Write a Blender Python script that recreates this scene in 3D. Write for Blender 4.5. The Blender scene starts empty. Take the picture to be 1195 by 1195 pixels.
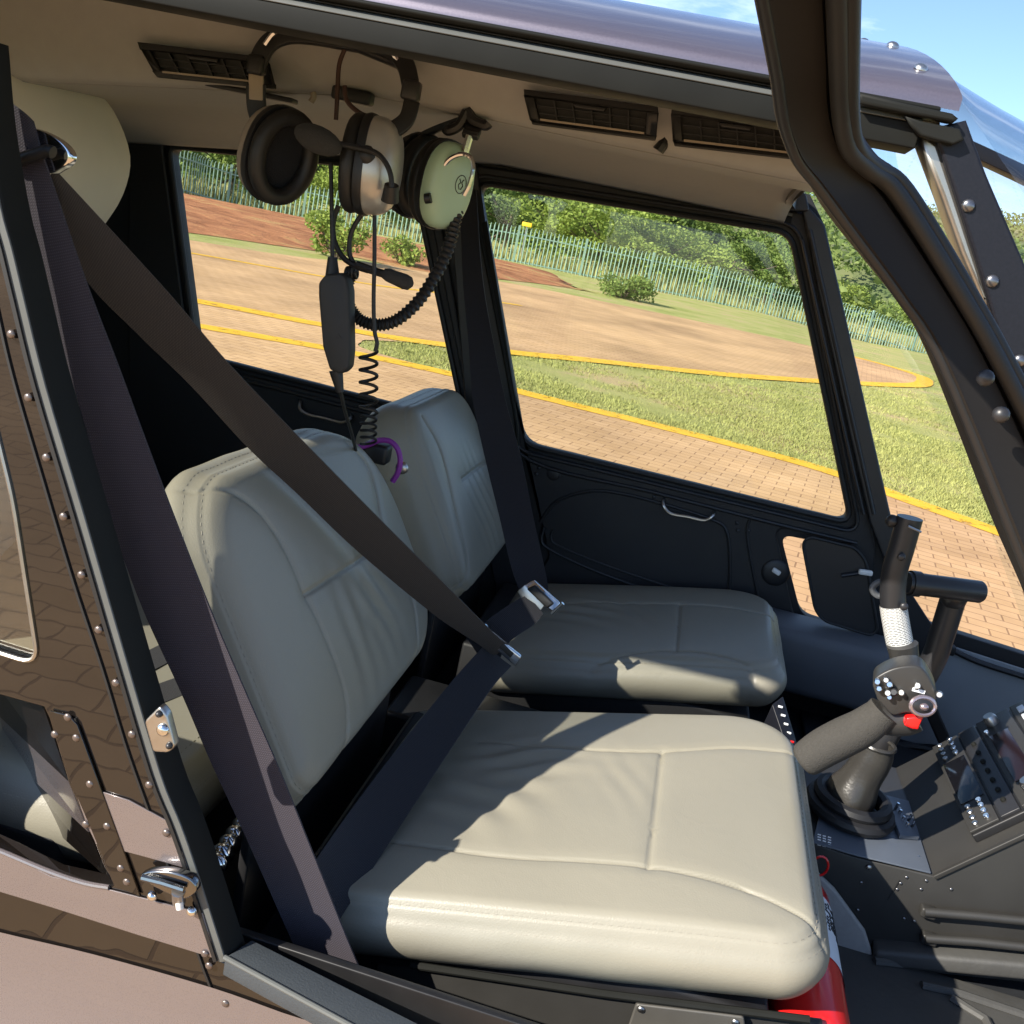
import bpy, bmesh, math, random
import numpy as np
from mathutils import Vector, Matrix, noise
from math import sin, cos, pi, radians, sqrt, atan2, hypot

SC = bpy.context.scene
C = SC.collection
random.seed(7)

# ------------------------------------------------------------------ camera
PITCH, YAW, ROLL = radians(15.4), radians(8.2), radians(12.0)
CAM = Vector((0, -.75, 1.62))
FWD = Vector((-sin(YAW)*cos(PITCH), cos(YAW)*cos(PITCH), -sin(PITCH)))
_rt = Vector((cos(YAW), sin(YAW), 0)); _up = _rt.cross(FWD)
RT = cos(ROLL)*_rt + sin(ROLL)*_up
UP = -sin(ROLL)*_rt + cos(ROLL)*_up
cam = bpy.data.cameras.new('camera'); camo = bpy.data.objects.new('camera', cam); C.objects.link(camo)
cam.sensor_width = 36; cam.lens = 36; cam.clip_start = .02; cam.clip_end = 3000
m = Matrix((RT, UP, -FWD)).transposed().to_4x4(); m.translation = CAM
camo.matrix_world = m
SC.camera = camo

# ------------------------------------------------------------------ light
SUN = Vector((-1.02, -1.0, .845)).normalized()      # direction towards the sun
el = math.asin(SUN.z); az = atan2(SUN.x, SUN.y)
W = bpy.data.worlds.new('World'); SC.world = W; W.use_nodes = True
nt = W.node_tree; bg = nt.nodes['Background']
sky = nt.nodes.new('ShaderNodeTexSky'); sky.sky_type = 'NISHITA'; sky.sun_disc = False
sky.sun_elevation = el; sky.sun_rotation = az
sky.air_density = .78; sky.dust_density = .35; sky.ozone_density = 2.4; sky.altitude = 1200
tcw = nt.nodes.new('ShaderNodeTexCoord'); mpw = nt.nodes.new('ShaderNodeMapping'); mpw.inputs['Scale'].default_value = (1.6, 1.6, 6)
nzw = nt.nodes.new('ShaderNodeTexNoise'); nzw.inputs['Scale'].default_value = 2.2; nzw.inputs['Detail'].default_value = 9; nzw.inputs['Roughness'].default_value = .62
rmw = nt.nodes.new('ShaderNodeMapRange'); rmw.inputs['From Min'].default_value = .52; rmw.inputs['From Max'].default_value = .86; rmw.inputs['To Max'].default_value = .75
mxw = nt.nodes.new('ShaderNodeMixRGB'); mxw.inputs['Color2'].default_value = (9.5, 10, 10.6, 1)
L = nt.links.new
L(tcw.outputs['Generated'], mpw.inputs['Vector']); L(mpw.outputs[0], nzw.inputs['Vector']); L(nzw.outputs['Fac'], rmw.inputs['Value'])
L(rmw.outputs[0], mxw.inputs['Fac']); L(sky.outputs[0], mxw.inputs['Color1']); L(mxw.outputs[0], bg.inputs['Color'])
bg.inputs['Strength'].default_value = .13
sl = bpy.data.lights.new('sun', 'SUN'); sl.energy = 5.0; sl.angle = radians(.53); sl.color = (1, .93, .82)
so = bpy.data.objects.new('sun', sl); C.objects.link(so); so.rotation_euler = SUN.to_track_quat('Z', 'Y').to_euler(); so.location = (0, 0, 20)
SC.view_settings.view_transform = 'Standard'; SC.view_settings.look = 'None'
SC.view_settings.exposure = 1.0; SC.view_settings.gamma = 1; SC.view_settings.use_curve_mapping = False

# ------------------------------------------------------------------ photo point -> place on a real plane
def ray(px, py): return FWD*1195 + RT*(px-597.5) - UP*(py-597.5)
def PY(px, py, Y): d = ray(px, py); return CAM + d*((Y-CAM.y)/d.y)
def PZ(px, py, Z): d = ray(px, py); return CAM + d*((Z-CAM.z)/d.z)
def PD(px, py, dist): return CAM + ray(px, py)*(dist/1195)
def proj(p):
    v = Vector(p)-CAM; z = v.dot(FWD); return (597.5+1195*v.dot(RT)/z, 597.5-1195*v.dot(UP)/z)

# ------------------------------------------------------------------ materials
MATS = {}
def mat(name, col, rough=.5, metal=0, spec=.5, ior=None, coat=0, coat_rough=.05, var=0, vscale=8, bump=0, bscale=200, bdetail=4, bdist=.002, sheen=0, coords='Object'):
    M = bpy.data.materials.new(name); M.use_nodes = True
    n = M.node_tree.nodes; l = M.node_tree.links.new; b = n['Principled BSDF']
    b.inputs['Base Color'].default_value = (*col, 1); b.inputs['Roughness'].default_value = rough; b.inputs['Metallic'].default_value = metal
    b.inputs['Specular IOR Level'].default_value = spec
    if ior: b.inputs['IOR'].default_value = ior
    b.inputs['Coat Weight'].default_value = coat; b.inputs['Coat Roughness'].default_value = coat_rough
    b.inputs['Sheen Weight'].default_value = sheen
    tc = n.new('ShaderNodeTexCoord')
    if var:
        nz = n.new('ShaderNodeTexNoise'); nz.inputs['Scale'].default_value = vscale; nz.inputs['Detail'].default_value = 6
        l(tc.outputs[coords], nz.inputs['Vector'])
        hs = n.new('ShaderNodeMixRGB'); hs.inputs['Color1'].default_value = (*[c*(1-var) for c in col], 1); hs.inputs['Color2'].default_value = (*[min(1, c*(1+var)) for c in col], 1)
        l(nz.outputs['Fac'], hs.inputs['Fac']); l(hs.outputs[0], b.inputs['Base Color'])
        rr = n.new('ShaderNodeMapRange'); rr.inputs['To Min'].default_value = max(0, rough-.12*var*4); rr.inputs['To Max'].default_value = min(1, rough+.12*var*4)
        l(nz.outputs['Fac'], rr.inputs['Value']); l(rr.outputs[0], b.inputs['Roughness'])
    if bump:
        nb = n.new('ShaderNodeTexNoise'); nb.inputs['Scale'].default_value = bscale; nb.inputs['Detail'].default_value = bdetail
        l(tc.outputs[coords], nb.inputs['Vector'])
        bu = n.new('ShaderNodeBump'); bu.inputs['Strength'].default_value = bump; bu.inputs['Distance'].default_value = bdist
        l(nb.outputs['Fac'], bu.inputs['Height']); l(bu.outputs[0], b.inputs['Normal'])
    MATS[name] = M
    return M

mat('dark_paint', (.010, .008, .007), .015, 0, .5, 1.68, coat=0, bump=.07, bscale=12, bdetail=2, bdist=.004)
mat('pink_paint', (.175, .148, .146), .28, .35, .5, coat=1, coat_rough=.06, var=.10, vscale=900)
mat('purple_paint', (.125, .110, .140), .38, .5, .5, coat=.8, coat_rough=.1, var=.14, vscale=700)
mat('navy_paint', (.010, .011, .016), .42, 0, .25, var=.35, vscale=500)
mat('black', (.012, .012, .013), .45, var=.2, vscale=30)
mat('black_matte', (.0085, .0085, .010), .6, var=.25, vscale=18, bump=.25, bscale=900, bdist=.0006)
mat('lit_channel_and_sill', (.10, .104, .098), .5, 0, .3, var=.15, vscale=20)  # channel metal with sunlight put into the base grey; plain grey on the sill
mat('dark_chrome', (.22, .22, .22), .14, 1)
mat('lining_grey', (.24, .26, .275), .7, 0, .3, var=.1, vscale=14, bump=.15, bscale=600, bdist=.0006)
mat('channel', (.015, .0155, .014), .55, 0, .08, var=.18, vscale=25)
mat('rubber', (.010, .010, .010), .55)
mat('bar_inner', (.018, .016, .0145), .5, 0, .15, var=.12, vscale=14)
mat('trim_silver', (.42, .40, .36), .34, .9, var=.2, vscale=60)
mat('chrome', (.72, .72, .72), .12, 1)
mat('steel', (.48, .47, .45), .34, 1, var=.1, vscale=80)
mat('headliner', (.375, .362, .345), .85, 0, .2, var=.06, vscale=60, bump=.35, bscale=1400, bdist=.0008)
mat('fairing_cloth', (.70, .64, .52), .8, 0, .2, var=.05, vscale=20, bump=.2, bscale=1200, bdist=.0006)
mat('carpet_dark', (.020, .022, .026), .9, 0, .2, var=.3, vscale=90, bump=.6, bscale=900, bdist=.002)
mat('carpet_grey', (.34, .33, .31), .9, 0, .2, var=.12, vscale=120, bump=.6, bscale=800, bdist=.0015)
mat('panel_grey', (.085, .093, .104), .6, var=.15, vscale=12, bump=.15, bscale=600, bdist=.0006)
mat('console_grey', (.028, .027, .025), .5, 0, .45, var=.16, vscale=20, bump=.2, bscale=1000, bdist=.0004)
mat('console_blue', (.085, .10, .125), .5, var=.12, vscale=30)
mat('foam', (.055, .052, .047), .95, 0, .15, var=.25, vscale=400, bump=.8, bscale=700, bdist=.0015)
mat('boot_leather', (.032, .030, .027), .32, 0, .5, var=.15, vscale=30, bump=.3, bscale=260, bdist=.001)
mat('grip_plastic', (.030, .029, .028), .42, var=.1, vscale=40)
mat('tube_black', (.016, .016, .018), .4)
mat('rivet_paint', (.16, .13, .115), .3, .6)
mat('red', (.62, .012, .012), .25, coat=.4)
mat('label_white', (.72, .74, .76), .5, var=.04, vscale=30)
mat('white_plastic', (.75, .74, .70), .35)
mat('knob_dark', (.02, .02, .022), .4)
mat('screen', (.012, .005, .005), .2)
mat('screen_black', (.006, .006, .008), .08)
mat('ear_beige', (.34, .28, .215), .45, 0, .5, var=.08, vscale=30)
mat('ear_silver', (.50, .47, .42), .3, .5, .5, var=.08, vscale=30)
mat('ear_green', (.42, .56, .38), .35, 0, .5, var=.04, vscale=30)
mat('ear_pad', (.013, .012, .011), .5, bump=.2, bscale=200)
mat('cord_black', (.010, .010, .010), .5)
mat('purple_cord', (.25, .03, .30), .5)
mat('fence_green', (.23, .35, .275), .6, var=.15, vscale=3)
mat('bark', (.12, .085, .06), .9, var=.3, vscale=6)
mat('sign_yellow', (.85, .52, .02), .5)
mat('line_yellow', (.74, .42, .03), .75, 0, .2, var=.22, vscale=5, bump=.4, bscale=60, bdist=.003)

def leather():
    M = mat('leather', (.258, .242, .192), .40, 0, .42, var=.05, vscale=9)
    n = M.node_tree.nodes; l = M.node_tree.links.new; b = n['Principled BSDF']
    tc = n.new('ShaderNodeTexCoord')
    v = n.new('ShaderNodeTexVoronoi'); v.inputs['Scale'].default_value = 340; v.feature = 'DISTANCE_TO_EDGE'
    nz = n.new('ShaderNodeTexNoise'); nz.inputs['Scale'].default_value = 26; nz.inputs['Detail'].default_value = 5; nz.inputs['Distortion'].default_value = 1.6
    l(tc.outputs['Object'], v.inputs['Vector']); l(tc.outputs['Object'], nz.inputs['Vector'])
    b1 = n.new('ShaderNodeBump'); b1.inputs['Strength'].default_value = .20; b1.inputs['Distance'].default_value = .0009
    b2 = n.new('ShaderNodeBump'); b2.inputs['Strength'].default_value = .09; b2.inputs['Distance'].default_value = .004
    l(v.outputs['Distance'], b1.inputs['Height']); l(nz.outputs['Fac'], b2.inputs['Height']); l(b1.outputs[0], b2.inputs['Normal']); l(b2.outputs[0], b.inputs['Normal'])
leather()
def worn_line():
    M = MATS['line_yellow']; n = M.node_tree.nodes; l = M.node_tree.links.new; b = n['Principled BSDF']
    tc = n.new('ShaderNodeTexCoord'); nz = n.new('ShaderNodeTexNoise'); nz.inputs['Scale'].default_value = 7; nz.inputs['Detail'].default_value = 9; nz.inputs['Roughness'].default_value = .75
    l(tc.outputs['Object'], nz.inputs['Vector']); r = n.new('ShaderNodeMapRange'); r.inputs['From Min'].default_value = .36; r.inputs['From Max'].default_value = .44; l(nz.outputs['Fac'], r.inputs['Value'])
    l(r.outputs[0], b.inputs['Alpha'])
worn_line()

def webbing(name, col):
    M = mat(name, col, .75, 0, .25, sheen=.1)
    n = M.node_tree.nodes; l = M.node_tree.links.new; b = n['Principled BSDF']
    uv = n.new('ShaderNodeTexCoord')
    w = n.new('ShaderNodeTexWave'); w.wave_type = 'BANDS'; w.bands_direction = 'DIAGONAL'; w.inputs['Scale'].default_value = 300
    w2 = n.new('ShaderNodeTexWave'); w2.bands_direction = 'Y'; w2.inputs['Scale'].default_value = 130
    mp = n.new('ShaderNodeMapping'); l(uv.outputs['UV'], mp.inputs['Vector'])
    l(mp.outputs[0], w.inputs['Vector']); l(mp.outputs[0], w2.inputs['Vector'])
    mx = n.new('ShaderNodeMath'); mx.operation = 'MULTIPLY'; l(w.outputs['Fac'], mx.inputs[0]); l(w2.outputs['Fac'], mx.inputs[1])
    cr = n.new('ShaderNodeMixRGB'); cr.inputs['Color1'].default_value = (*[c*.72 for c in col], 1); cr.inputs['Color2'].default_value = (*[c*1.5 for c in col], 1)
    l(mx.outputs[0], cr.inputs['Fac']); l(cr.outputs[0], b.inputs['Base Color'])
    bu = n.new('ShaderNodeBump'); bu.inputs['Strength'].default_value = .35; bu.inputs['Distance'].default_value = .0008
    l(mx.outputs[0], bu.inputs['Height']); l(bu.outputs[0], b.inputs['Normal'])
webbing('belt_blue', (.040, .034, .044))
webbing('belt_brown', (.042, .034, .029))
webbing('belt_navy', (.022, .022, .028))

def glass(name, tint, refl):
    M = bpy.data.materials.new(name); M.use_nodes = True; n = M.node_tree.nodes; l = M.node_tree.links.new
    n.remove(n['Principled BSDF']); o = n['Material Output']
    t = n.new('ShaderNodeBsdfTransparent'); t.inputs['Color'].default_value = (*tint, 1)
    g = n.new('ShaderNodeBsdfGlossy'); g.inputs['Roughness'].default_value = .02
    r0 = ((refl-1)/(refl+1))**2
    lw = n.new('ShaderNodeLayerWeight'); lw.inputs['Blend'].default_value = .5
    pw = n.new('ShaderNodeMath'); pw.operation = 'POWER'; pw.inputs[1].default_value = 4.5; l(lw.outputs['Facing'], pw.inputs[0])
    f = n.new('ShaderNodeMath'); f.operation = 'MULTIPLY_ADD'; f.inputs[1].default_value = 1-r0; f.inputs[2].default_value = r0; l(pw.outputs[0], f.inputs[0])
    x = n.new('ShaderNodeMixShader'); l(f.outputs[0], x.inputs['Fac']); l(t.outputs[0], x.inputs[1]); l(g.outputs[0], x.inputs[2]); l(x.outputs[0], o.inputs['Surface'])
    MATS[name] = M
glass('window_glass', (.93, .95, .93), 1.35)
glass('tinted_glass', (.93, .94, .92), 2.0)
glass('windscreen', (.90, .94, .95), 1.65)

def label_mat(name, scale, thr, ink):
    M = mat(name, (.72, .73, .72), .5)
    n = M.node_tree.nodes; l = M.node_tree.links.new; b = n['Principled BSDF']
    tc = n.new('ShaderNodeTexCoord'); br = n.new('ShaderNodeTexBrick')
    br.inputs['Color1'].default_value = (*ink, 1); br.inputs['Color2'].default_value = (.42, .42, .42, 1); br.inputs['Mortar'].default_value = (.58, .58, .56, 1)
    br.inputs['Scale'].default_value = scale; br.inputs['Brick Width'].default_value = .26; br.inputs['Row Height'].default_value = .105; br.offset = .37; br.inputs['Mortar Size'].default_value = .033; br.inputs['Bias'].default_value = thr
    l(tc.outputs['UV'], br.inputs['Vector']); l(br.outputs['Color'], b.inputs['Base Color'])
label_mat('printed_label', 2.6, -.7, (.03, .03, .03))

# ground materials (world-space object coordinates)
def ground_mats():
    def base(name): 
        M = bpy.data.materials.new(name); M.use_nodes = True; MATS[name] = M
        n = M.node_tree.nodes; return n, M.node_tree.links.new, n['Principled BSDF']
    n, l, b = base('grass')
    tc = n.new('ShaderNodeTexCoord')
    a = n.new('ShaderNodeTexNoise'); a.inputs['Scale'].default_value = .55; a.inputs['Detail'].default_value = 8; a.inputs['Roughness'].default_value = .68
    c = n.new('ShaderNodeTexNoise'); c.inputs['Scale'].default_value = 16; c.inputs['Detail'].default_value = 6; c.inputs['Roughness'].default_value = .75
    l(tc.outputs['Object'], a.inputs['Vector']); l(tc.outputs['Object'], c.inputs['Vector'])
    r = n.new('ShaderNodeValToRGB'); e = r.color_ramp.elements
    e[0].position = .30; e[0].color = (.27, .30, .070, 1); e[1].position = .52; e[1].color = (.42, .40, .14, 1)
    x = e.new(.63); x.color = (.50, .37, .19, 1)
    ad = n.new('ShaderNodeMath'); ad.operation = 'MULTIPLY_ADD'; ad.inputs[1].default_value = .28; l(c.outputs['Fac'], ad.inputs[0]); 
    sb = n.new('ShaderNodeMath'); sb.operation = 'SUBTRACT'; sb.inputs[1].default_value = .14; l(a.outputs['Fac'], sb.inputs[0]); l(sb.outputs[0], ad.inputs[2])
    l(ad.outputs[0], r.inputs['Fac']); l(r.outputs[0], b.inputs['Base Color']); b.inputs['Roughness'].default_value = .9; b.inputs['Specular IOR Level'].default_value = .15
    bu = n.new('ShaderNodeBump'); bu.inputs['Strength'].default_value = .9; bu.inputs['Distance'].default_value = .05; l(c.outputs['Fac'], bu.inputs['Height']); l(bu.outputs[0], b.inputs['Normal'])
    n, l, b = base('soil')
    tc = n.new('ShaderNodeTexCoord')
    a = n.new('ShaderNodeTexNoise'); a.inputs['Scale'].default_value = .9; a.inputs['Detail'].default_value = 9; a.inputs['Roughness'].default_value = .7
    mp = n.new('ShaderNodeMapping'); mp.inputs['Scale'].default_value = (.6, 1, 1)
    l(tc.outputs['Object'], mp.inputs['Vector']); l(mp.outputs[0], a.inputs['Vector'])
    r = n.new('ShaderNodeValToRGB'); e = r.color_ramp.elements
    e[0].position = .33; e[0].color = (.22, .085, .042, 1); e[1].position = .55; e[1].color = (.50, .22, .105, 1); x = e.new(.68); x.color = (.46, .36, .14, 1)
    l(a.outputs['Fac'], r.inputs['Fac']); l(r.outputs[0], b.inputs['Base Color']); b.inputs['Roughness'].default_value = .95; b.inputs['Specular IOR Level'].default_value = .1
    bu = n.new('ShaderNodeBump'); bu.inputs['Strength'].default_value = 1; bu.inputs['Distance'].default_value = .3; l(a.outputs['Fac'], bu.inputs['Height']); l(bu.outputs[0], b.inputs['Normal'])
    n, l, b = base('pavers')
    tc = n.new('ShaderNodeTexCoord'); mp = n.new('ShaderNodeMapping'); mp.inputs['Rotation'].default_value = (0, 0, radians(8))
    br = n.new('ShaderNodeTexBrick'); br.inputs['Scale'].default_value = 1; br.inputs['Brick Width'].default_value = .22; br.inputs['Row Height'].default_value = .13
    br.inputs['Mortar Size'].default_value = .006; br.inputs['Mortar Smooth'].default_value = .3
    br.inputs['Color1'].default_value = (.52, .325, .165, 1); br.inputs['Color2'].default_value = (.58, .37, .20, 1); br.inputs['Mortar'].default_value = (.32, .19, .10, 1)
    l(tc.outputs['Object'], mp.inputs['Vector']); l(mp.outputs[0], br.inputs['Vector'])
    a = n.new('ShaderNodeTexNoise'); a.inputs['Scale'].default_value = .35; a.inputs['Detail'].default_value = 9; a.inputs['Roughness'].default_value = .66
    l(tc.outputs['Object'], a.inputs['Vector'])
    cr = n.new('ShaderNodeValToRGB'); e = cr.color_ramp.elements; e[0].position = .28; e[0].color = (.58, .55, .52, 1); e[1].position = .60; e[1].color = (1.12, 1.1, 1.05, 1)
    l(a.outputs['Fac'], cr.inputs['Fac'])
    mu = n.new('ShaderNodeMixRGB'); mu.blend_type = 'MULTIPLY'; mu.inputs['Fac'].default_value = 1; l(br.outputs['Color'], mu.inputs['Color1']); l(cr.outputs[0], mu.inputs['Color2'])
    l(mu.outputs[0], b.inputs['Base Color']); b.inputs['Roughness'].default_value = .85; b.inputs['Specular IOR Level'].default_value = .2
    bu = n.new('ShaderNodeBump'); bu.inputs['Strength'].default_value = .5; bu.inputs['Distance'].default_value = .006; bu.invert = True; l(br.outputs['Fac'], bu.inputs['Height']); l(bu.outputs[0], b.inputs['Normal'])
    for name, c1, c2 in (('leaf_bright', (.16, .24, .04), (.36, .42, .10)), ('leaf_dark', (.045, .09, .022), (.16, .22, .06)), ('leaf_mid', (.10, .17, .035), (.27, .33, .09)), ('hill_bush', (.10, .16, .04), (.27, .32, .10))):
        n, l, b = base(name)
        g = n.new('ShaderNodeNewGeometry'); nz = n.new('ShaderNodeTexNoise'); nz.inputs['Scale'].default_value = 1.3; nz.inputs['Detail'].default_value = 5
        l(g.outputs['Position'], nz.inputs['Vector'])
        ad = n.new('ShaderNodeMath'); ad.operation = 'MULTIPLY_ADD'; ad.inputs[1].default_value = .5; l(g.outputs['Random Per Island'], ad.inputs[0])
        sb = n.new('ShaderNodeMath'); sb.operation = 'MULTIPLY_ADD'; sb.inputs[1].default_value = 1.4; sb.inputs[2].default_value = -.45; l(nz.outputs['Fac'], sb.inputs[0]); l(sb.outputs[0], ad.inputs[2])
        mx = n.new('ShaderNodeMixRGB'); mx.inputs['Color1'].default_value = (*c1, 1); mx.inputs['Color2'].default_value = (*c2, 1); l(ad.outputs[0], mx.inputs['Fac']); mx.use_clamp = True
        l(mx.outputs[0], b.inputs['Base Color']); b.inputs['Roughness'].default_value = .7; b.inputs['Specular IOR Level'].default_value = .2
        o = n['Material Output']; tr = n.new('ShaderNodeBsdfTranslucent'); l(mx.outputs[0], tr.inputs['Color'])
        ms = n.new('ShaderNodeMixShader'); ms.inputs['Fac'].default_value = .3; l(b.outputs[0], ms.inputs[1]); l(tr.outputs[0], ms.inputs[2]); l(ms.outputs[0], o.inputs['Surface'])
    n, l, b = base('hill_ground')
    g = n.new('ShaderNodeNewGeometry'); nz = n.new('ShaderNodeTexNoise'); nz.inputs['Scale'].default_value = .06; nz.inputs['Detail'].default_value = 8
    l(g.outputs['Position'], nz.inputs['Vector']); r = n.new('ShaderNodeValToRGB'); e = r.color_ramp.elements
    e[0].position = .4; e[0].color = (.075, .12, .030, 1); e[1].position = .75; e[1].color = (.30, .27, .12, 1)
    l(nz.outputs['Fac'], r.inputs['Fac']); l(r.outputs[0], b.inputs['Base Color']); b.inputs['Roughness'].default_value = 1
ground_mats()
mat('tall_grass', (.30, .29, .11), .9, 0, .1, var=.5, vscale=.8)
mat('lawn', (.31, .315, .105), .9, 0, .1, var=.45, vscale=.9)
mat('sill_tex', (.045, .053, .060), .5, .1, var=.1, vscale=40, bump=.5, bscale=420, bdist=.001)
mat('rivet_dark', (.20, .20, .21), .3, .9)
mat('stitch', (.25, .23, .185), .6)
mat('floor_vinyl', (.058, .057, .053), .6, var=.25, vscale=18, bump=.5, bscale=120, bdist=.001)
mat('ring_metal', (.45, .36, .38), .25, .8)
mat('bracket_grey', (.085, .08, .07), .5, .2, var=.2, vscale=30)
mat('mic_foam', (.035, .033, .030), .95, bump=.8, bscale=700, bdist=.001)
mat('box_plastic', (.022, .022, .022), .6, bump=.3, bscale=900, bdist=.0006)
mat('wire_brown', (.05, .018, .012), .5)

# ------------------------------------------------------------------ object helpers
def link(name, me, m=None, parent=None, smooth=False):
    o = bpy.data.objects.new(name, me); C.objects.link(o)
    if m: me.materials.append(MATS[m])
    if parent: o.parent = parent; o.matrix_parent_inverse = parent_world(parent).inverted()
    if smooth:
        for p in me.polygons: p.use_smooth = True
    return o
def parent_world(p):
    return (parent_world(p.parent) @ p.matrix_parent_inverse if p.parent else Matrix()) @ p.matrix_basis
def tag(o, label=None, cat=None, group=None, kind=None):
    if label: o['label'] = label
    if cat: o['category'] = cat
    if group: o['group'] = group
    if kind: o['kind'] = kind
    return o
def empty(name, loc=(0, 0, 0)):
    o = bpy.data.objects.new(name, None); C.objects.link(o); o.location = loc; o.empty_display_size = .1
    return o

class MB:
    def __init__(s): s.v = []; s.f = []; s.uv = None
    def add(s, vs, fs):
        k = len(s.v); s.v += [tuple(v) for v in vs]; s.f += [tuple(i+k for i in f) for f in fs]; return s
    def box(s, c, d, M=None):
        c = Vector(c); hx, hy, hz = [x/2 for x in d]
        vs = [Vector((x*hx, y*hy, z*hz)) for x in (-1, 1) for y in (-1, 1) for z in (-1, 1)]
        if M is not None: vs = [M @ v for v in vs]
        return s.add([c+v for v in vs], [(0, 1, 3, 2), (4, 6, 7, 5), (0, 4, 5, 1), (2, 3, 7, 6), (0, 2, 6, 4), (1, 5, 7, 3)])
    def prism(s, pts, off):
        """pts: list of Vectors (a loop), off: extrusion vector"""
        n = len(pts); off = Vector(off)
        return s.add(list(pts)+[p+off for p in pts], [tuple(range(n))[::-1], tuple(range(n, 2*n))]+[(i, (i+1) % n, n+(i+1) % n, n+i) for i in range(n)])
    def tube(s, pts, r, n=10, cap=True, squash=None):
        pts = [Vector(p) for p in pts]; m = len(pts)
        rs = r if isinstance(r, (list, tuple)) else [r]*m
        t = (pts[1]-pts[0]).normalized(); up = Vector((0, 0, 1)) if abs(t.z) < .9 else Vector((1, 0, 0))
        a = t.cross(up).normalized(); vs = []; fs = []
        for i, p in enumerate(pts):
            t = (pts[min(i+1, m-1)]-pts[max(i-1, 0)]).normalized()
            a = (a-t*a.dot(t)).normalized(); b = t.cross(a)
            for k in range(n):
                q = 2*pi*k/n; vs.append(p+(a*cos(q)+b*sin(q)*(squash or 1))*rs[i])
        for i in range(m-1):
            for k in range(n): fs.append((i*n+k, i*n+(k+1) % n, (i+1)*n+(k+1) % n, (i+1)*n+k))
        if cap: fs += [tuple(range(n))[::-1], tuple(range((m-1)*n, m*n))]
        return s.add(vs, fs)
    def ball(s, c, r, M=None, n=12, h=8, half=False):
        c = Vector(c); r = Vector(r) if hasattr(r, '__len__') else Vector((r, r, r)); vs = []; fs = []
        for i in range(h+1):
            th = pi*i/h*(.5 if half else 1)
            for k in range(n):
                q = 2*pi*k/n; v = Vector((r.x*sin(th)*cos(q), r.y*sin(th)*sin(q), r.z*cos(th)))
                vs.append(c+(M @ v if M is not None else v))
        for i in range(h):
            for k in range(n): fs.append((i*n+k, (i+1)*n+k, (i+1)*n+(k+1) % n, i*n+(k+1) % n))
        return s.add(vs, fs)
    def sweep(s, pts, prof, nrm=None, cap=True):
        """profile list of (a,b): a along side axis, b along nrm"""
        pts = [Vector(p) for p in pts]; m = len(pts); n = len(prof); vs = []; fs = []
        for i, p in enumerate(pts):
            t = (pts[min(i+1, m-1)]-pts[max(i-1, 0)]).normalized()
            N = Vector(nrm); N = (N-t*N.dot(t)).normalized(); A = t.cross(N)
            vs += [p+A*a+N*b for a, b in prof]
        for i in range(m-1):
            for k in range(n): fs.append((i*n+k, i*n+(k+1) % n, (i+1)*n+(k+1) % n, (i+1)*n+k))
        if cap: fs += [tuple(range(n))[::-1], tuple(range((m-1)*n, m*n))]
        return s.add(vs, fs)
    def build(s, name, m, parent=None, smooth=False, bevel=0, angle=40):
        me = bpy.data.meshes.new(name); me.from_pydata(s.v, [], s.f)
        bm = bmesh.new(); bm.from_mesh(me); bmesh.ops.remove_doubles(bm, verts=bm.verts, dist=1e-6); bmesh.ops.recalc_face_normals(bm, faces=bm.faces)
        if bevel:
            es = [e for e in bm.edges if len(e.link_faces) == 2 and e.calc_face_angle(0) > radians(30)]
            bmesh.ops.bevel(bm, geom=es, offset=bevel, segments=3, affect='EDGES', profile=.5, clamp_overlap=True)
        if smooth or bevel:
            for f in bm.faces: f.smooth = True
            for e in bm.edges:
                if len(e.link_faces) == 2 and e.calc_face_angle(0) > radians(angle): e.smooth = False
        bm.to_mesh(me); bm.free()
        return link(name, me, m, parent)

def cr(pts, n=8):
    """Catmull-Rom through tuples/vectors"""
    P = [Vector(p) for p in pts]; P = [P[0]*2-P[1]]+P+[P[-1]*2-P[-2]]; out = []
    for i in range(1, len(P)-2):
        a, b, c, d = P[i-1:i+3]
        for k in range(n):
            t = k/n; out.append(.5*((2*b)+(c-a)*t+(2*a-5*b+4*c-d)*t*t+(3*b-a-3*c+d)*t**3))
    out.append(P[-2]); return out
def rpoly(pts, r, n=6):
    out = []; N = len(pts)
    for i, p in enumerate(pts):
        rr = r
        if len(p) > 2: rr = p[2]
        p = Vector(p[:2]); a = Vector(pts[i-1][:2]); b = Vector(pts[(i+1) % N][:2])
        if rr <= 0: out.append(tuple(p)); continue
        da = (a-p); db = (b-p); ra = min(rr, da.length*.48); rb = min(rr, db.length*.48)
        A = p+da.normalized()*ra; B = p+db.normalized()*rb
        for k in range(n+1):
            t = k/n; q = A*(1-t)**2+p*2*t*(1-t)+B*t*t; out.append((q.x, q.y))
    return out
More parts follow.
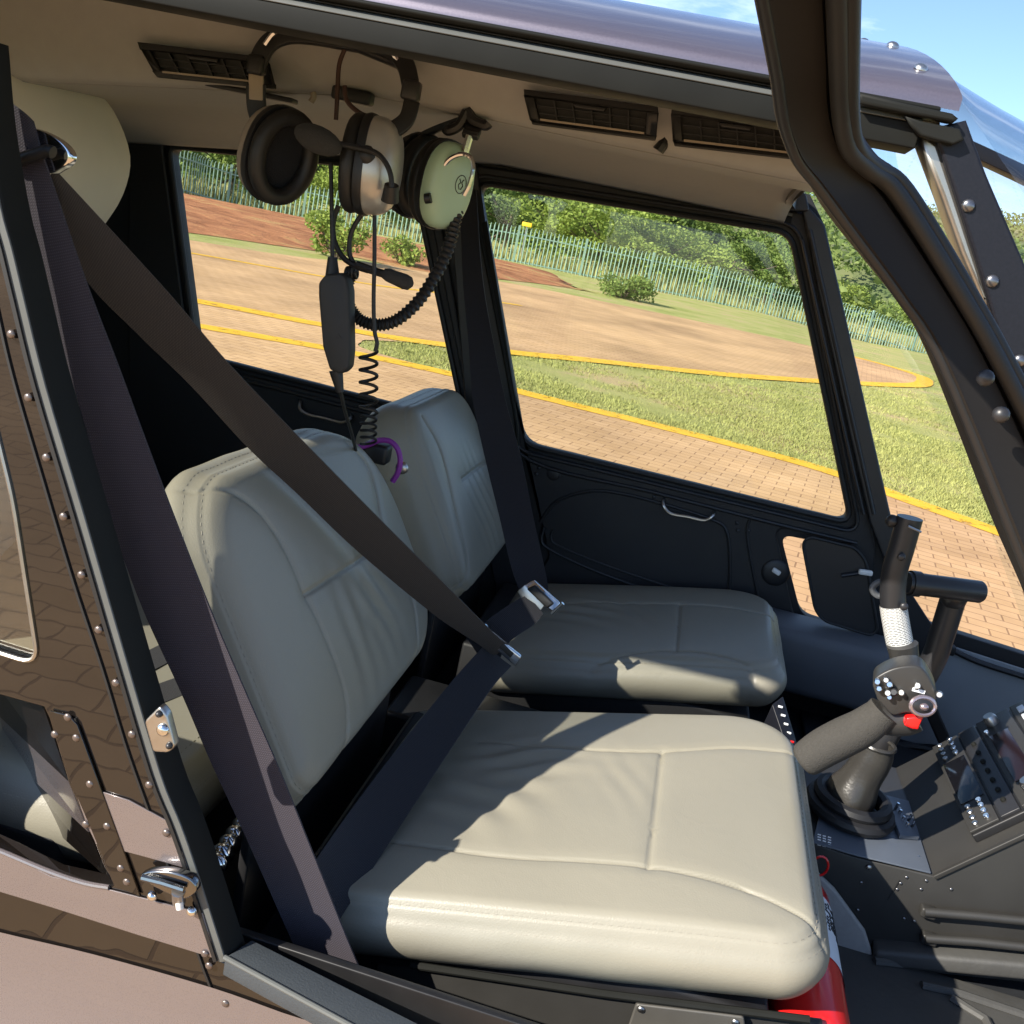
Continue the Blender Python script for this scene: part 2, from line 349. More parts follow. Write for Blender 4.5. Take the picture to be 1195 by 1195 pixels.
def plate(name, outer, Y, th, m, parent, holes=(), bevel=.0015, px=True):
    """flat panel in an XZ plane at depth Y (front face), thickness th away from viewer"""
    cu = bpy.data.curves.new(name, 'CURVE'); cu.dimensions = '2D'; cu.fill_mode = 'BOTH'
    for lp in [outer]+list(holes):
        q = [PY(x, y, Y) for x, y in lp] if px else [Vector((x, Y, z)) for x, z in lp]
        sp = cu.splines.new('POLY'); sp.points.add(len(q)-1); sp.use_cyclic_u = True
        for i, v in enumerate(q): sp.points[i].co = (v.x, v.z, 0, 1)
    cu.extrude = max(th/2-bevel, .0001); cu.bevel_depth = bevel; cu.bevel_resolution = 2; cu.offset = -bevel
    o = bpy.data.objects.new('tmp', cu); C.objects.link(o)
    dg = bpy.context.evaluated_depsgraph_get(); dg.update()
    me = bpy.data.meshes.new_from_object(o.evaluated_get(dg)); me.name = name
    bpy.data.objects.remove(o); bpy.data.curves.remove(cu)
    me.transform(Matrix(((1, 0, 0, 0), (0, 0, 1, Y+th/2), (0, 1, 0, 0), (0, 0, 0, 1))))
    bm = bmesh.new(); bm.from_mesh(me); bmesh.ops.recalc_face_normals(bm, faces=bm.faces); bm.to_mesh(me); bm.free()
    me.materials.clear()
    return link(name, me, m, parent)
def ribbon(name, stations, m, parent, th=.0022, seg=8, across=6, curl=0):
    """stations: list of (pA, pB) world edge points"""
    A = cr([a for a, b in stations], seg); B = cr([b for a, b in stations], seg); n = len(A); vs = []; fs = []; uvs = []
    d = 0; K = across
    for i in range(n):
        if i: d += ((A[i]+B[i])/2-(A[i-1]+B[i-1])/2).length
        t = (A[min(i+1, n-1)]-A[max(i-1, 0)]).normalized(); N = t.cross(B[i]-A[i]).normalized(); w = (B[i]-A[i]).length
        for sgn in (0, 1):
            for k in range(K+1):
                f = k/K; vs.append(A[i].lerp(B[i], f)+N*(th*sgn-curl*4*f*(1-f))); uvs.append((f*w, d))
    R = 2*(K+1)
    for i in range(n-1):
        for k in range(K):
            fs.append((i*R+k, i*R+k+1, (i+1)*R+k+1, (i+1)*R+k)); o = K+1
            fs.append((i*R+o+k, (i+1)*R+o+k, (i+1)*R+o+k+1, i*R+o+k+1))
        fs.append((i*R, (i+1)*R, (i+1)*R+K+1, i*R+K+1)); fs.append((i*R+K, i*R+2*K+1, (i+1)*R+2*K+1, (i+1)*R+K))
    fs += [tuple(range(K+1))+tuple(range(2*K+1, K, -1))]; e = (n-1)*R; fs += [tuple(e+k for k in range(K+1))[::-1]+tuple(e+k for k in range(K+1, 2*K+2))]
    me = bpy.data.meshes.new(name); me.from_pydata([tuple(v) for v in vs], [], fs)
    ul = me.uv_layers.new(name='UVMap')
    for lp in me.loops: ul.data[lp.index].uv = uvs[lp.vertex_index]
    o = link(name, me, m, parent, True)
    bm = bmesh.new(); bm.from_mesh(me); bmesh.ops.recalc_face_normals(bm, faces=bm.faces)
    for ed in bm.edges:
        if len(ed.link_faces) == 2 and ed.calc_face_angle(0) > radians(50): ed.smooth = False
    bm.to_mesh(me); bm.free()
    return o
def frame_axes(n, up=(0, 0, 1)):
    n = Vector(n).normalized(); u = Vector(up); x = u.cross(n).normalized(); y = n.cross(x)
    return Matrix((x, y, n)).transposed()
def rivets(parent, pxs, Y, r=.0042, m='steel', n=(0, -1, 0), name='rivet', h=.6):
    M = frame_axes(n)
    for x, y in pxs:
        MB().ball(PY(x, y, Y), (r, r, r*h), M, 12, 5, half=True).build(name, m, parent, True)
# ================================================================== the ground
def sheet(name, pts, z, m, kind='structure', sub=0):
    bm = bmesh.new(); vs = [bm.verts.new((x, y, z)) for x, y in pts]; es = [bm.edges.new((vs[i], vs[(i+1) % len(vs)])) for i in range(len(vs))]
    bmesh.ops.triangle_fill(bm, use_beauty=True, edges=es, normal=(0, 0, 1))
    for f in bm.faces:
        if f.normal.z < 0: f.normal_flip()
    me = bpy.data.meshes.new(name); bm.to_mesh(me); bm.free()
    return tag(link(name, me, m), kind=kind)
def flat(pts, n=6): return [(v.x, v.y) for v in cr([(x, y, 0) for x, y in pts], n)]
def dip(x, y):
    a = max(0, min(1, (x-2.0)/6)); b = max(0, min(1, (y-27)/24)); return -.45*a*a*(3-2*a)*b
def ground():
    xs = sorted(set([-700, -300, -120, -60]+[-40+2*i for i in range(51)]+[80, 150, 350, 800])); ys = sorted(set([-700, -200, -60, -20]+[2*i for i in range(-5, 46)]+[110, 150, 220, 400, 900]))
    vs = [(x, y, dip(x, y)) for y in ys for x in xs]; n = len(xs)
    fs = [(j*n+i, j*n+i+1, (j+1)*n+i+1, (j+1)*n+i) for j in range(len(ys)-1) for i in range(n-1)]
    me = bpy.data.meshes.new('ground'); me.from_pydata(vs, [], fs); tag(link('ground', me, 'grass', None, True), kind='structure')
ground()
near_edge = [(-3.75, 10.6), (-3.5, 10.0), (-2.3, 9.72), (-1.6, 9.6), (.07, 9.5), (1.0, 9.38), (1.7, 9.1), (2.2, 8.65), (2.9, 8.1), (4.2, 6.8), (5.5, 4.5), (6.3, 1), (6.2, -3)]
far_near = [(5.85, 26.6), (5.3, 24.3), (4.25, 22.1), (2.13, 18.5), (.4, 15.9), (-1.3, 13.9), (-2.3, 12.6), (-3.3, 11.5), (-3.75, 10.7)]
far_edge = [(-40, 4), (-25, 10.5), (-10.4, 18.9), (-8.2, 24.6), (-5.7, 28.6), (-2.8, 29.8), (-.6, 30.3), (1.9, 30.4), (3.9, 30.2), (5.2, 29.2), (5.85, 27.6)]
pav = flat(far_edge)+flat(far_near)+flat(near_edge)+[(3, -10), (-6, -14), (-16, -16), (-40, -20)]
sheet('pavement', pav, .010, 'pavers')
def strip(name, pts, w, z, n=8):
    P = [Vector(p) for p in cr([(x, y, 0) for x, y in pts], n)]; vs = []; fs = []
    for i, p in enumerate(P):
        t = (P[min(i+1, len(P)-1)]-P[max(i-1, 0)]).normalized(); s = Vector((-t.y, t.x, 0)); j = .02*noise.noise(p*1.7)
        vs += [p+s*(w/2+j)+Vector((0, 0, z)), p-s*(w/2-j)+Vector((0, 0, z))]
    for i in range(len(P)-1): fs.append((2*i, 2*i+1, 2*i+3, 2*i+2))
    me = bpy.data.meshes.new(name); me.from_pydata([tuple(v) for v in vs], [], fs); return tag(link(name, me, 'line_yellow'), kind='structure')
strip('painted_line', [(-30, -3.5), (-20, 1.5), (-12, 5.6), (-8, 7.55), (-4.98, 8.9), (-3.5, 9.5), (-2.3, 9.66), (-1.6, 9.55), (.07, 9.44), (1.0, 9.32), (1.66, 9.05), (2.14, 8.6), (2.85, 8.05), (4.14, 6.76), (5.4, 4.5), (6.2, 1), (6.1, -3)], .33, .015)
strip('painted_line', [(-30, -2), (-20, 3.2), (-12, 7.6), (-8.3, 9.5), (-5.87, 10.62), (-4.4, 11.1), (-3.4, 11.6), (-2.35, 12.7), (-1.35, 13.98), (.3, 15.95), (2.0, 18.55), (4.1, 22.15), (5.1, 24.3), (5.6, 26.6), (5.6, 27.7), (5.0, 29.0), (3.8, 30.0)], .40, .016)
c1, c2, c3 = PZ(398, 327, 0), PZ(500, 341, 0), PZ(607, 357, 0)
strip('painted_line', [(c1.x-5, c1.y-3), (c1.x, c1.y), (c2.x, c2.y), (c3.x, c3.y)], .2, .015)
# red soil bank
def soil():
    lo = [PZ(x, y, 0) for x, y in ((120, 262), (215, 272), (300, 284), (400, 298), (500, 318), (600, 328), (655, 335), (690, 341))]
    lo = cr(lo, 6); vs = []; fs = []; K = 10; n = len(lo)
    up = [Vector((-24, 38, 0)), Vector((-19, 40.5, 0)), Vector((-14, 41, 0)), Vector((-9, 42, 0)), Vector((-7.5, 43, 0)), Vector((-6.5, 43.5, 0)), Vector((-5.5, 43, 0)), Vector((-4.8, 41.5, 0))]; up = cr(up, 6)
    for i in range(n):
        for k in range(K+1):
            f = k/K; g = max(0, min(1, (i/n-.60)/.38)); p = lo[i].lerp(up[i], f*(1-g*g*(3-2*g)*.97)); p.x += .6*noise.noise(Vector((i*.6, k*.5, 7)))*g; ff = 1-max(0, min(1, (i/n-.62)/.2)); h = .016+ff*.22*max(0, min(1, f*6))*(1-f*.2)*(1-i/n*.8)+ff*.12*noise.noise(p*.5)*min(1, f*5)*(1-i/n*.7)
            vs.append((p.x, p.y+.5*noise.noise(p*.3), max(h, .0155) if 0 < k < K else .013))
    for i in range(n-1):
        for k in range(K): fs.append((i*(K+1)+k, (i+1)*(K+1)+k, (i+1)*(K+1)+k+1, i*(K+1)+k+1))
    me = bpy.data.meshes.new('bank'); me.from_pydata(vs, [], fs); tag(link('soil_bank', me, 'soil', None, True), kind='structure')
soil()
def hills():
    n = 90; mR = 26; vs = []; fs = []
    for j in range(mR):
        r = 95+j*16
        for i in range(n):
            a = radians(-62+124*i/(n-1)); x, y = r*sin(a), r*cos(a); f = j/(mR-1)
            cx = proj((x, y, 2))[0] if y > 1 else 0
            deg = math.degrees(a)
            crest = 15+13*(1+sin(radians(deg*4.2+40)))*.5+max(0, (deg-14))*.75
            h = -1+crest*sin(min(1, f*1.5)*pi/2)*1.0+4*noise.noise(Vector((x, y, 0))*.012)+2.0*noise.noise(Vector((x, y, 3))*.05)
            vs.append((x, y, h if j else -3))
    for j in range(mR-1):
        for i in range(n-1): fs.append((j*n+i, j*n+i+1, (j+1)*n+i+1, (j+1)*n+i))
    me = bpy.data.meshes.new('hills'); me.from_pydata(vs, [], fs); o = link('hills', me, 'hill_ground', None, True); tag(o, kind='structure'); return vs, n, mR
HV, HN, HM = hills()

# ================================================================== vegetation
def leaves(mb, c, R, cnt, size, rng, squash=.7):
    for _ in range(cnt):
        while 1:
            d = Vector((rng.uniform(-1, 1), rng.uniform(-1, 1), rng.uniform(-1, 1)))
            if .25 < d.length <= 1: break
        p = Vector(c)+Vector((d.x*R, d.y*R, d.z*R*squash))
        a = Vector((rng.gauss(0, 1), rng.gauss(0, 1), rng.gauss(0, .7))).normalized(); b = a.cross(Vector((rng.gauss(0, 1), rng.gauss(0, 1), rng.gauss(0, 1)))).normalized()
        s = size*rng.uniform(.6, 1.35)
        mb.add([p-a*s-b*s*.5, p+a*s*.2-b*s*.55, p+a*s+b*s*.1, p-a*s*.1+b*s*.6], [(0, 1, 2, 3)])
def tree(seed, h, R, leafm, flat_top=.45, dens=1.0, leaf=.16, low=.35, clumps=34):
    rng = random.Random(seed); root = empty('tree')
    tr = MB(); base = Vector((0, 0, -.3)); top = Vector((rng.uniform(-.3, .3), rng.uniform(-.3, .3), h*.5))
    tr.tube(cr([base, Vector((.05, .05, h*.2)), top], 5), [.03*h*(1-.6*i/10) for i in range(11)], 8)
    crown = MB()
    for k in range(clumps):
        q = rng.uniform(0, 2*pi); rr = R*sqrt(rng.uniform(0, 1))*.92; zz = low*h+(h-low*h)*(rng.uniform(.0, 1)**.8)*(1-flat_top*(rr/R)**2)
        c = Vector((rr*cos(q), rr*sin(q), zz)); cs = R*rng.uniform(.16, .33)
        leaves(crown, c, cs, int(220*dens), leaf, rng, .62)
        if k % 4 == 0: tr.tube(cr([Vector((0, 0, h*rng.uniform(.2, .45))), Vector((c.x*.5, c.y*.5, c.z*.72)), c], 4), [.013*h*(1-.75*i/8) for i in range(9)], 6)
    tr.build('trunk', 'bark', root, True)
    crown.build('crown', leafm, root)
    return root
def copy_tree(o):
    c = o.copy(); C.objects.link(c)
    for ch in o.children:
        d = ch.copy(); C.objects.link(d); d.parent = c
    return c
GRP = 'trees and bushes behind the green fence'
protos = {'b': tree(3, 5.0, 4.4, 'leaf_bright', .35, 1.0, .115, .12, 44), 'd': tree(5, 6.0, 3.6, 'leaf_dark', .3, 1.05, .13, .10, 40), 'm': tree(8, 4.6, 3.4, 'leaf_mid', .4, 1.0, .11, .08, 40)}
used = set()
def put(kind, px, dist, scale, rz, label, z=-.2, sz=1):
    o = protos[kind] if kind not in used else copy_tree(protos[kind]); used.add(kind)
    d = ray(px, 300); d.z = 0; d.normalize(); hd = Vector((0, 0, 0)); p = Vector((CAM.x, CAM.y, 0))+d*dist
    o.location = (p.x, p.y, z+dip(p.x, p.y)); o.rotation_euler = (0, 0, rz); scale *= 1.22; o.scale = (scale, scale, scale*sz*1.08)
    tag(o, label, 'tree', GRP)
put('m', 150, 50, .9, .3, 'mid green tree at the left end of the fence, behind the mast fairing')
put('m', 262, 56, .75, 2.2, 'small olive green tree behind the fence at the top left corner of the rear window')
put('d', 335, 66, .8, 1.1, 'dark green tree behind the fence directly behind the beige headset')
put('b', 400, 62, .62, 4.0, 'pale green bushy tree just left of the hanging cords behind the fence')
put('d', 470, 64, .75, 2.0, 'dark tree behind the silver ear cup')
put('d', 585, 62, .70, 5.1, 'dark green tree at the left edge of the front window, behind the yellow sign', sz=.85)
put('m', 640, 70, .95, .5, 'mid green tree rising just right of the yellow sign')
put('b', 700, 58, .82, 0, 'bright spreading tree in the middle of the front window', sz=.78)
put('d', 742, 76, 1.0, 3.3, 'dark tree crown between the two bright spreading trees')
put('b', 768, 60, .78, 2.4, 'second bright spreading tree, right of the middle of the front window', sz=.66)
put('d', 828, 78, .95, .9, 'tall dark tree at the right part of the front window')
put('m', 852, 66, .92, 4.2, 'rounded mid green tree right of the bright spreading trees', sz=.85)
put('m', 905, 74, 1.0, 1.9, 'olive green tree at the upper right corner of the front window', sz=.9)
put('b', 985, 92, .80, 3.0, 'bright bush in the gap between the far door post and the open door frame', z=-1.2, sz=.8)
put('d', 1022, 98, .55, 1.2, 'dark green bush just behind the lower end of the fence', z=-1.2)
put('m', 1060, 90, .62, 5.5, 'rightmost green bush behind the fence beside the open door frame', z=-1.4, sz=.8)
put('b', 1120, 96, .7, 1.5, 'bright bush beyond the end of the fence behind the door frame', z=-1.4)
# small bushes before the fence
def bush(seed, h, R, leafm, leaf, dens, label, px, py, n=16):
    rng = random.Random(seed); root = empty('bush'); cm = MB(); st = MB()
    for k in range(n):
        q = rng.uniform(0, 2*pi); rr = R*sqrt(rng.random())*.8; c = Vector((rr*cos(q), rr*sin(q), h*rng.uniform(.15, .85)*(1-.4*rr/R)))
        leaves(cm, c, R*.33, dens, leaf, rng, .9); st.tube([Vector((0, 0, -.1)), c*.6, c], [.03, .02, .008], 5)
    st.build('stem', 'bark', root, True); cm.build('foliage', leafm, root)
    p = PZ(px, py, .05); root.location = (p.x, p.y, .05); tag(root, label, 'bush')
bush(21, 1.25, .85, 'leaf_bright', .055, 110, 'light green bush on the red soil bank beside the hanging cords', 395, 300, 18)
bush(22, .75, .7, 'leaf_bright', .05, 80, 'low light green bush on the red soil between the cable and the ribbed hose', 470, 308, 14)
bush(23, .85, 1.15, 'leaf_mid', .06, 110, 'low green bush in front of the fence in the front window', 722, 345, 18)
# hillside scrub: one mass
def scrub():
    rng = random.Random(77); mb = MB()
    for k in range(2600):
        j = min(HM-1, int(rng.random()**1.4*(HM-1))); i = rng.randrange(HN)
        v = HV[j*HN+i]; p = Vector(v)+Vector((rng.uniform(-9, 9), rng.uniform(-9, 9), 0)); s = rng.uniform(1.6, 3.6)
        if j == 0: p.z = -.5
        leaves(mb, (p.x, p.y, p.z+s*.35), s, 80, s*.125, rng, .75)
    tag(mb.build('hillside_scrub', 'hill_bush'), kind='stuff')
scrub()
# tall dry grass along the fence
def tall_grass():
    rng = random.Random(5); mb = MB()
    for k in range(5200):
        f = rng.random(); p = fence_at(f); o = rng.uniform(.3, 4.5); q = Vector((p.x-.2*o, p.y+o, p.z-.05)); h = rng.uniform(.4, 1.15); a = rng.uniform(0, pi); w = rng.uniform(.02, .05)
        d = Vector((cos(a)*w, sin(a)*w, 0)); t = Vector((rng.gauss(0, .12), rng.gauss(0, .12), h)); mb.add([q-d, q+d, q+t], [(0, 1, 2)])
    tag(mb.build('tall_grass', 'tall_grass'), kind='stuff')
def lawn():
    rng = random.Random(9); mb = MB(); n = 0
    while n < 62000:
        px, py = rng.uniform(395, 1190), rng.uniform(385, 640)
        p = PZ(px, py, 0)
        if not inside(p.x, p.y) or p.y > 30 or noise.noise(Vector((p.x*.45, p.y*.8, 1)))*.5+noise.noise(Vector((p.x*1.6, p.y*2.2, 4)))*.3 > rng.uniform(-.08, .26): continue
        n += 1; h = rng.uniform(.012, .038)*(1+p.y*.02); a = rng.uniform(0, pi); w = rng.uniform(.003, .008)*(1+p.y*.02); d = Vector((cos(a)*w, sin(a)*w, 0))
        q = Vector((p.x, p.y, dip(p.x, p.y)-.005)); mb.add([q-d, q+d, q+Vector((rng.gauss(0, .02), rng.gauss(0, .02), h))], [(0, 1, 2)])
    tag(mb.build('lawn_blades', 'lawn'), kind='stuff')
def inside(x, y):
    c = False; j = len(pav)-1
    for i in range(len(pav)):
        (xi, yi), (xj, yj) = pav[i], pav[j]
        if (yi > y) != (yj > y) and x < (xj-xi)*(y-yi)/(yj-yi)+xi: c = not c
        j = i
    return not c
lawn()
# ================================================================== palisade fence
FP = []
FH = []
for x, yb, ppx, d in ((120, 207, 57, 37.5), (210, 228, 52, 40.5), (270, 245, 48.5, 43), (476, 290, 46, 45.5), (600, 311, 45.5, 46.5), (670, 325, 45.5, 47), (770, 345, 45, 47.5), (850, 362, 44, 48.5), (910, 378, 41, 49.5), (1000, 395, 35, 51.5), (1080, 419, 30, 53.5), (1150, 438, 26, 55)):
    r = ray(x, yb); p = CAM+r*(d/1195); FP.append(p); FH.append(ppx*d/1195)
FC = cr(FP, 12)
cum = [0]
for i in range(1, len(FC)): cum.append(cum[-1]+(FC[i]-FC[i-1]).length)
def fence_at(f):
    s = f*cum[-1]; i = 1
    while i < len(cum)-1 and cum[i] < s: i += 1
    t = (s-cum[i-1])/(cum[i]-cum[i-1]); return FC[i-1].lerp(FC[i], t)
tall_grass()
def fence_h(f):
    s = f*cum[-1]; i = min(len(FH)-2, int(np.interp(s, [cum[k*12] for k in range(len(FH))], range(len(FH))))); return float(np.interp(s, [cum[k*12] for k in range(len(FH))], FH))
def fence():
    rf = random.Random(4); root = empty('palisade_fence', fence_at(.5)); n = int(cum[-1]/.185); per = 17; k0 = 0
    while k0 < n:
        mb = MB(); rl = MB(); k1 = min(n, k0+per)
        for k in range(k0+1, k1):
            p = fence_at(k/n); t = (fence_at(min(1, (k+.5)/n))-fence_at(max(0, (k-.5)/n))); t.z = 0; t.normalize(); q = Vector((-t.y, t.x, 0))
            h = fence_h(k/n)*rf.uniform(.985, 1.015); w = .029; lean = Vector((rf.gauss(0, .010), rf.gauss(0, .01), 0))
            prof = [Vector((-w, 0, 0)), Vector((-w*.3, -.022, 0)), Vector((w*.3, -.022, 0)), Vector((w, 0, 0))]
            vs = []
            for z in (-.05, h-.12): vs += [p+t*a.x-q*(-a.y)+Vector((0, 0, z)) for a in prof]
            vs += [p+t*a.x*.55-q*(-a.y)-q*.05+lean+Vector((0, 0, h)) for a in prof]
            fs = [(r*4+i, r*4+i+1, (r+1)*4+i+1, (r+1)*4+i) for r in range(2) for i in range(3)]
            mb.add(vs, fs)
        pa, pb = fence_at(k0/n), fence_at(k1/n); t = (pb-pa).normalized(); q = Vector((-t.y, t.x, 0)).normalized()
        for z in (.25, fence_h(k0/n)-.33):
            rl.sweep([pa+q*.03+Vector((0, 0, z)), pb+q*.03+Vector((0, 0, z))], [(-.02, -.025), (.02, -.025), (.02, .025), (-.02, .025)], (0, 0, 1))
        pn = mb.build('pale_panel', 'fence_green', root); rl.build('rail', 'fence_green', root)
        MB().box(pa+Vector((0, 0, fence_h(k0/n)/2)), (.10, .07, fence_h(k0/n)+.1), Matrix.Rotation(atan2(t.y, t.x), 3, 'Z')).build('post', 'fence_green', root)
        k0 = k1
    tag(root, 'pale green steel palisade fence running along the edge of the paved pad', 'fence')
fence()
def sign():
    d = ray(615, 262); p = CAM+d*(52/1195); r = empty('sign', (p.x, p.y, -.2)); 
    MB().box((p.x, p.y, p.z), (.5, .04, .2)).build('sign_board', 'sign_yellow', r, bevel=.008)
    MB().tube([Vector((p.x, p.y+.06, -.3)), Vector((p.x, p.y+.06, p.z+.1))], .035).build('post', 'steel', r, True)
    tag(r, 'small yellow sign board standing just behind the green fence', 'sign')
sign()

# ================================================================== HELICOPTER
HELI = empty('helicopter', (0, .65, 0))
tag(HELI, 'dark helicopter with mauve stripes, its right doors open on grey leather front seats', 'helicopter')
H = HELI



# ---------------- roof skin, bow, windscreen
YC = .65
def roof_z(y):   # crown profile across the roof (0 at the near gutter, symmetrical)
    f = min(1, abs(y-YC)/YC); return 1.752+.106*(1-f**2)**.72
def EDG(y): d = min(1, min(y, 2*YC-y)/.22); return .032*(1-d**.7)
def roof():
    ys = [YC-YC*cos(pi*k/40) for k in range(41)]; xs = [-1.9, -1.5, -1.1, -.9, -.7, -.5, -.3, -.15, -.05, .02, .055, .085, .092]
    def edge(y): return EDG(y)
    vs = []; fs = []; n = len(ys)
    for x in xs:
        for y in ys: vs.append((x+(edge(y) if x > .05 else 0), y, roof_z(y)+(.003 if x > .05 else 0)))
    for i in range(len(xs)-1):
        for j in range(n-1): fs.append((i*n+j, i*n+j+1, (i+1)*n+j+1, (i+1)*n+j))
    k = len(vs)  # underside lip
    for x in xs:
        for y in ys: vs.append((x+(edge(y) if x > .05 else 0), y, roof_z(y)-.005))
    for i in range(len(xs)-1):
        for j in range(n-1): fs.append((k+i*n+j, k+(i+1)*n+j, k+(i+1)*n+j+1, k+i*n+j+1))
    i = len(xs)-1
    for j in range(n-1): fs.append((i*n+j, i*n+j+1, k+i*n+j+1, k+i*n+j))
    for i in range(len(xs)-1): fs.append((i*n, k+i*n, k+(i+1)*n, (i+1)*n)); fs.append((i*n+n-1, (i+1)*n+n-1, k+(i+1)*n+n-1, k+i*n+n-1))
    mb = MB(); mb.add(vs, fs); return mb.build('roof', 'purple_paint', H, True)
ROOF = roof()
for y in (.03, .12, .26, .44, .65):
    z = roof_z(y); dz = (roof_z(y+.01)-roof_z(y-.01))/.02; n = Vector((.1, -dz, 1)).normalized(); xx = .073+EDG(y)
    MB().ball((xx, y, z+.003), (.0048, .0048, .0034), frame_axes(n, (0, 1, 0)), 12, 5, True).build('rivet', 'steel', ROOF, True)
# gutter, seal and header channel over each door opening
for Y0, sg in ((0, 1), (2*YC, -1)):
    x0, x1 = -1.6, .104
    def P(y, z): return (y*sg, z)
    def chan(name, prof, m, xa=x0, xb=x1, bev=.0012):
        pts = [Vector((xa, Y0+sg*y, z)) for y, z in prof]
        return MB().prism(pts, (xb-xa, 0, 0)).build(name, m, H, bevel=bev)
    chan('gutter', [(-.003, 1.7428), (-.0065, 1.7438), (-.0065, 1.7462), (-.003, 1.7472), (.014, 1.7472), (.014, 1.7428)], 'channel', xb=.112)
    chan('header_seal', [(.004, 1.7413), (.004, 1.7428), (.03, 1.7428), (.03, 1.7413)], 'rubber', xb=.106)
    chan('door_header', [(-.002, 1.7195), (-.002, 1.735), (.035, 1.735), (.035, 1.7195)], 'channel')
    chan('header_flange', [(-.003, 1.7353), (-.001, 1.7385), (.006, 1.7413), (.034, 1.7413), (.034, 1.7353)], 'lit_channel_and_sill')  # lighter grey stands in for sun on the channel's upturned flange
# bow closing between roof and ceiling at the front
def bow():
    mb = MB(); ys = [YC-YC*cos(pi*k/24) for k in range(25)]; a = [Vector((.080+EDG(y), y, roof_z(y)-.006)) for y in ys]; b = [Vector((.088+EDG(y), y, min(roof_z(y)-.03, 1.745))) for y in ys]
    vs = a+b; n = len(ys); fs = [(i, i+1, n+i+1, n+i) for i in range(n-1)]
    c = [v+Vector((-.012, 0, 0)) for v in vs]; mb.add(vs, fs); mb.add(c, [f[::-1] for f in fs]); mb.build('roof_bow', 'black', H, True)
bow()
def screen():
    # windscreen: from the bow out and down to the nose
    ys = [YC-(YC-.012)*cos(pi*k/80) for k in range(81)]; vs = []; fs = []; n = len(ys); R = 28
    for r in range(R+1):
        t = r/R
        for y in ys:
            f = 1-(abs(y-YC)/YC)**2.2
            top = Vector((.088+EDG(y), y, roof_z(y)+.002))
            bot = Vector((.70+.55*f**.6, y, 1.0)); p = top.lerp(bot, t)
            bul = sin(pi*min(1, t*.95)); p.x += .17*bul*f**.5; p.z += .17*f**.5*bul
            if f < .001: p = Vector((.125+(.70-.125)*t, y, 1.735+(1.0-1.735)*t))
            vs.append(tuple(p))
    for r in range(R):
        for j in range(n-1): fs.append((r*n+j, r*n+j+1, (r+1)*n+j+1, (r+1)*n+j))
    mb = MB(); mb.add(vs, fs); o = mb.build('windscreen', 'windscreen', H, True)
    cst = [Vector(vs[r*n+40]) for r in range(R+1)]
    MB().sweep([p+Vector((-.004, 0, -.004)) for p in cst], [(-.016, -.010), (.016, -.010), (.016, .006), (-.016, .006)], (1, 0, 1)).build('windscreen_strip', 'navy_paint', o, bevel=.001)
screen()
# near windscreen post with its silver trim
POST = plate('windscreen_post', [(1093, 148), (1128, 140), (1138, 168), (1152, 205), (1195, 305), (1260, 455), (1360, 690), (1340, 690), (1235, 500), (1195, 443), (1165, 390), (1145, 320), (1118, 235), (1096, 170)], -.004, .02, 'navy_paint', H, bevel=.002)
rivets(POST, [(1108, 156), (1130, 240), (1158, 328), (1190, 421), (1222, 515)], -.0045, .0044, 'rivet_dark')
plate('post_gusset', [(1056, 135), (1075, 141), (1120, 150, ), (1126, 163), (1112, 169), (1094, 164), (1074, 158)], -.012, .008, 'channel', POST)
plate('post_trim', [(1072, 158), (1085, 160), (1096, 168), (1118, 235), (1145, 318), (1158, 360), (1146, 352), (1122, 296), (1098, 228)], .002, .028, 'trim_silver', POST, bevel=.003)
plate('gutter_end', [(1003, 108), (1060, 121), (1112, 132), (1119, 138), (1113, 143), (1060, 133), (1003, 120)], -.014, .012, 'channel', H, bevel=.002)

# ---------------- near right side: fuselage skin and door pillar
SK = -.001
opening = [(-90, 770), (0, 811), (51, 825), (57, 838), (80, 915), (104, 968), (121, 1012), (133, 1031), (126, 1037), (60, 1022), (0, 993), (-90, 955)]
winhole = rpoly([(-90, 480), (-22, 530), (48, 776), (-90, 742)], 16)
EDGE = [(-40, 40), (-30, 140), (-12, 240), (2, 292), (16, 350), (41, 450), (86, 600), (130, 750), (175, 900), (199, 960), (218, 1014), (252, 1119)]
def XZ(pts, Y): return [(PY(x, y, Y).x, PY(x, y, Y).z) for x, y in pts]
e_ = XZ(EDGE, SK)
e_ = [(e_[0][0]-.05, 1.719)]+e_
w_ = [(x-(.062-.024*max(0, min(1, (z-1.25)/.3))), z) for x, z in e_[2:8]]; w1 = XZ([(46, 776)], SK)[0]; w_ = rpoly([(-1.16, 1.70), (w_[0][0]-.022, 1.70)]+w_+[w1, (-1.16, w1[1]+.015)], .020)
o_ = XZ(opening[1:-1], SK); o_ = o_+[(-.66, o_[-1][1]+.02), (-.66, o_[0][1]+.012)]
SKIN = plate('fuselage_side', [(-1.75, 1.719)]+e_+XZ([(420, 1205), (560, 1290)], SK)+[(PY(560, 1290, SK).x, .62), (-1.75, .62)], SK, .02, 'dark_paint', H, holes=[o_, w_], px=False, bevel=.0015)
plate('window_pane', w_, .004, .003, 'tinted_glass', SKIN, px=False, bevel=.0003)
def outline(pts, Y, r, close=True):
    q = [PY(x, y, Y) for x, y in pts]; 
    if close: q.append(q[0])
    return q
MB().tube([Vector((x, SK-.001, z)) for x, z in w_+w_[:1]], .0020, 6).build('window_bead', 'trim_silver', SKIN, True)
def pink(pts, dy=.0022, m='pink_paint'): return plate('stripe', pts, SK-dy, .0015, m, SKIN, bevel=.0004)
pink([(84, 913), (150, 934), (199, 960), (219, 1014), (165, 999), (112, 985), (101, 962)])
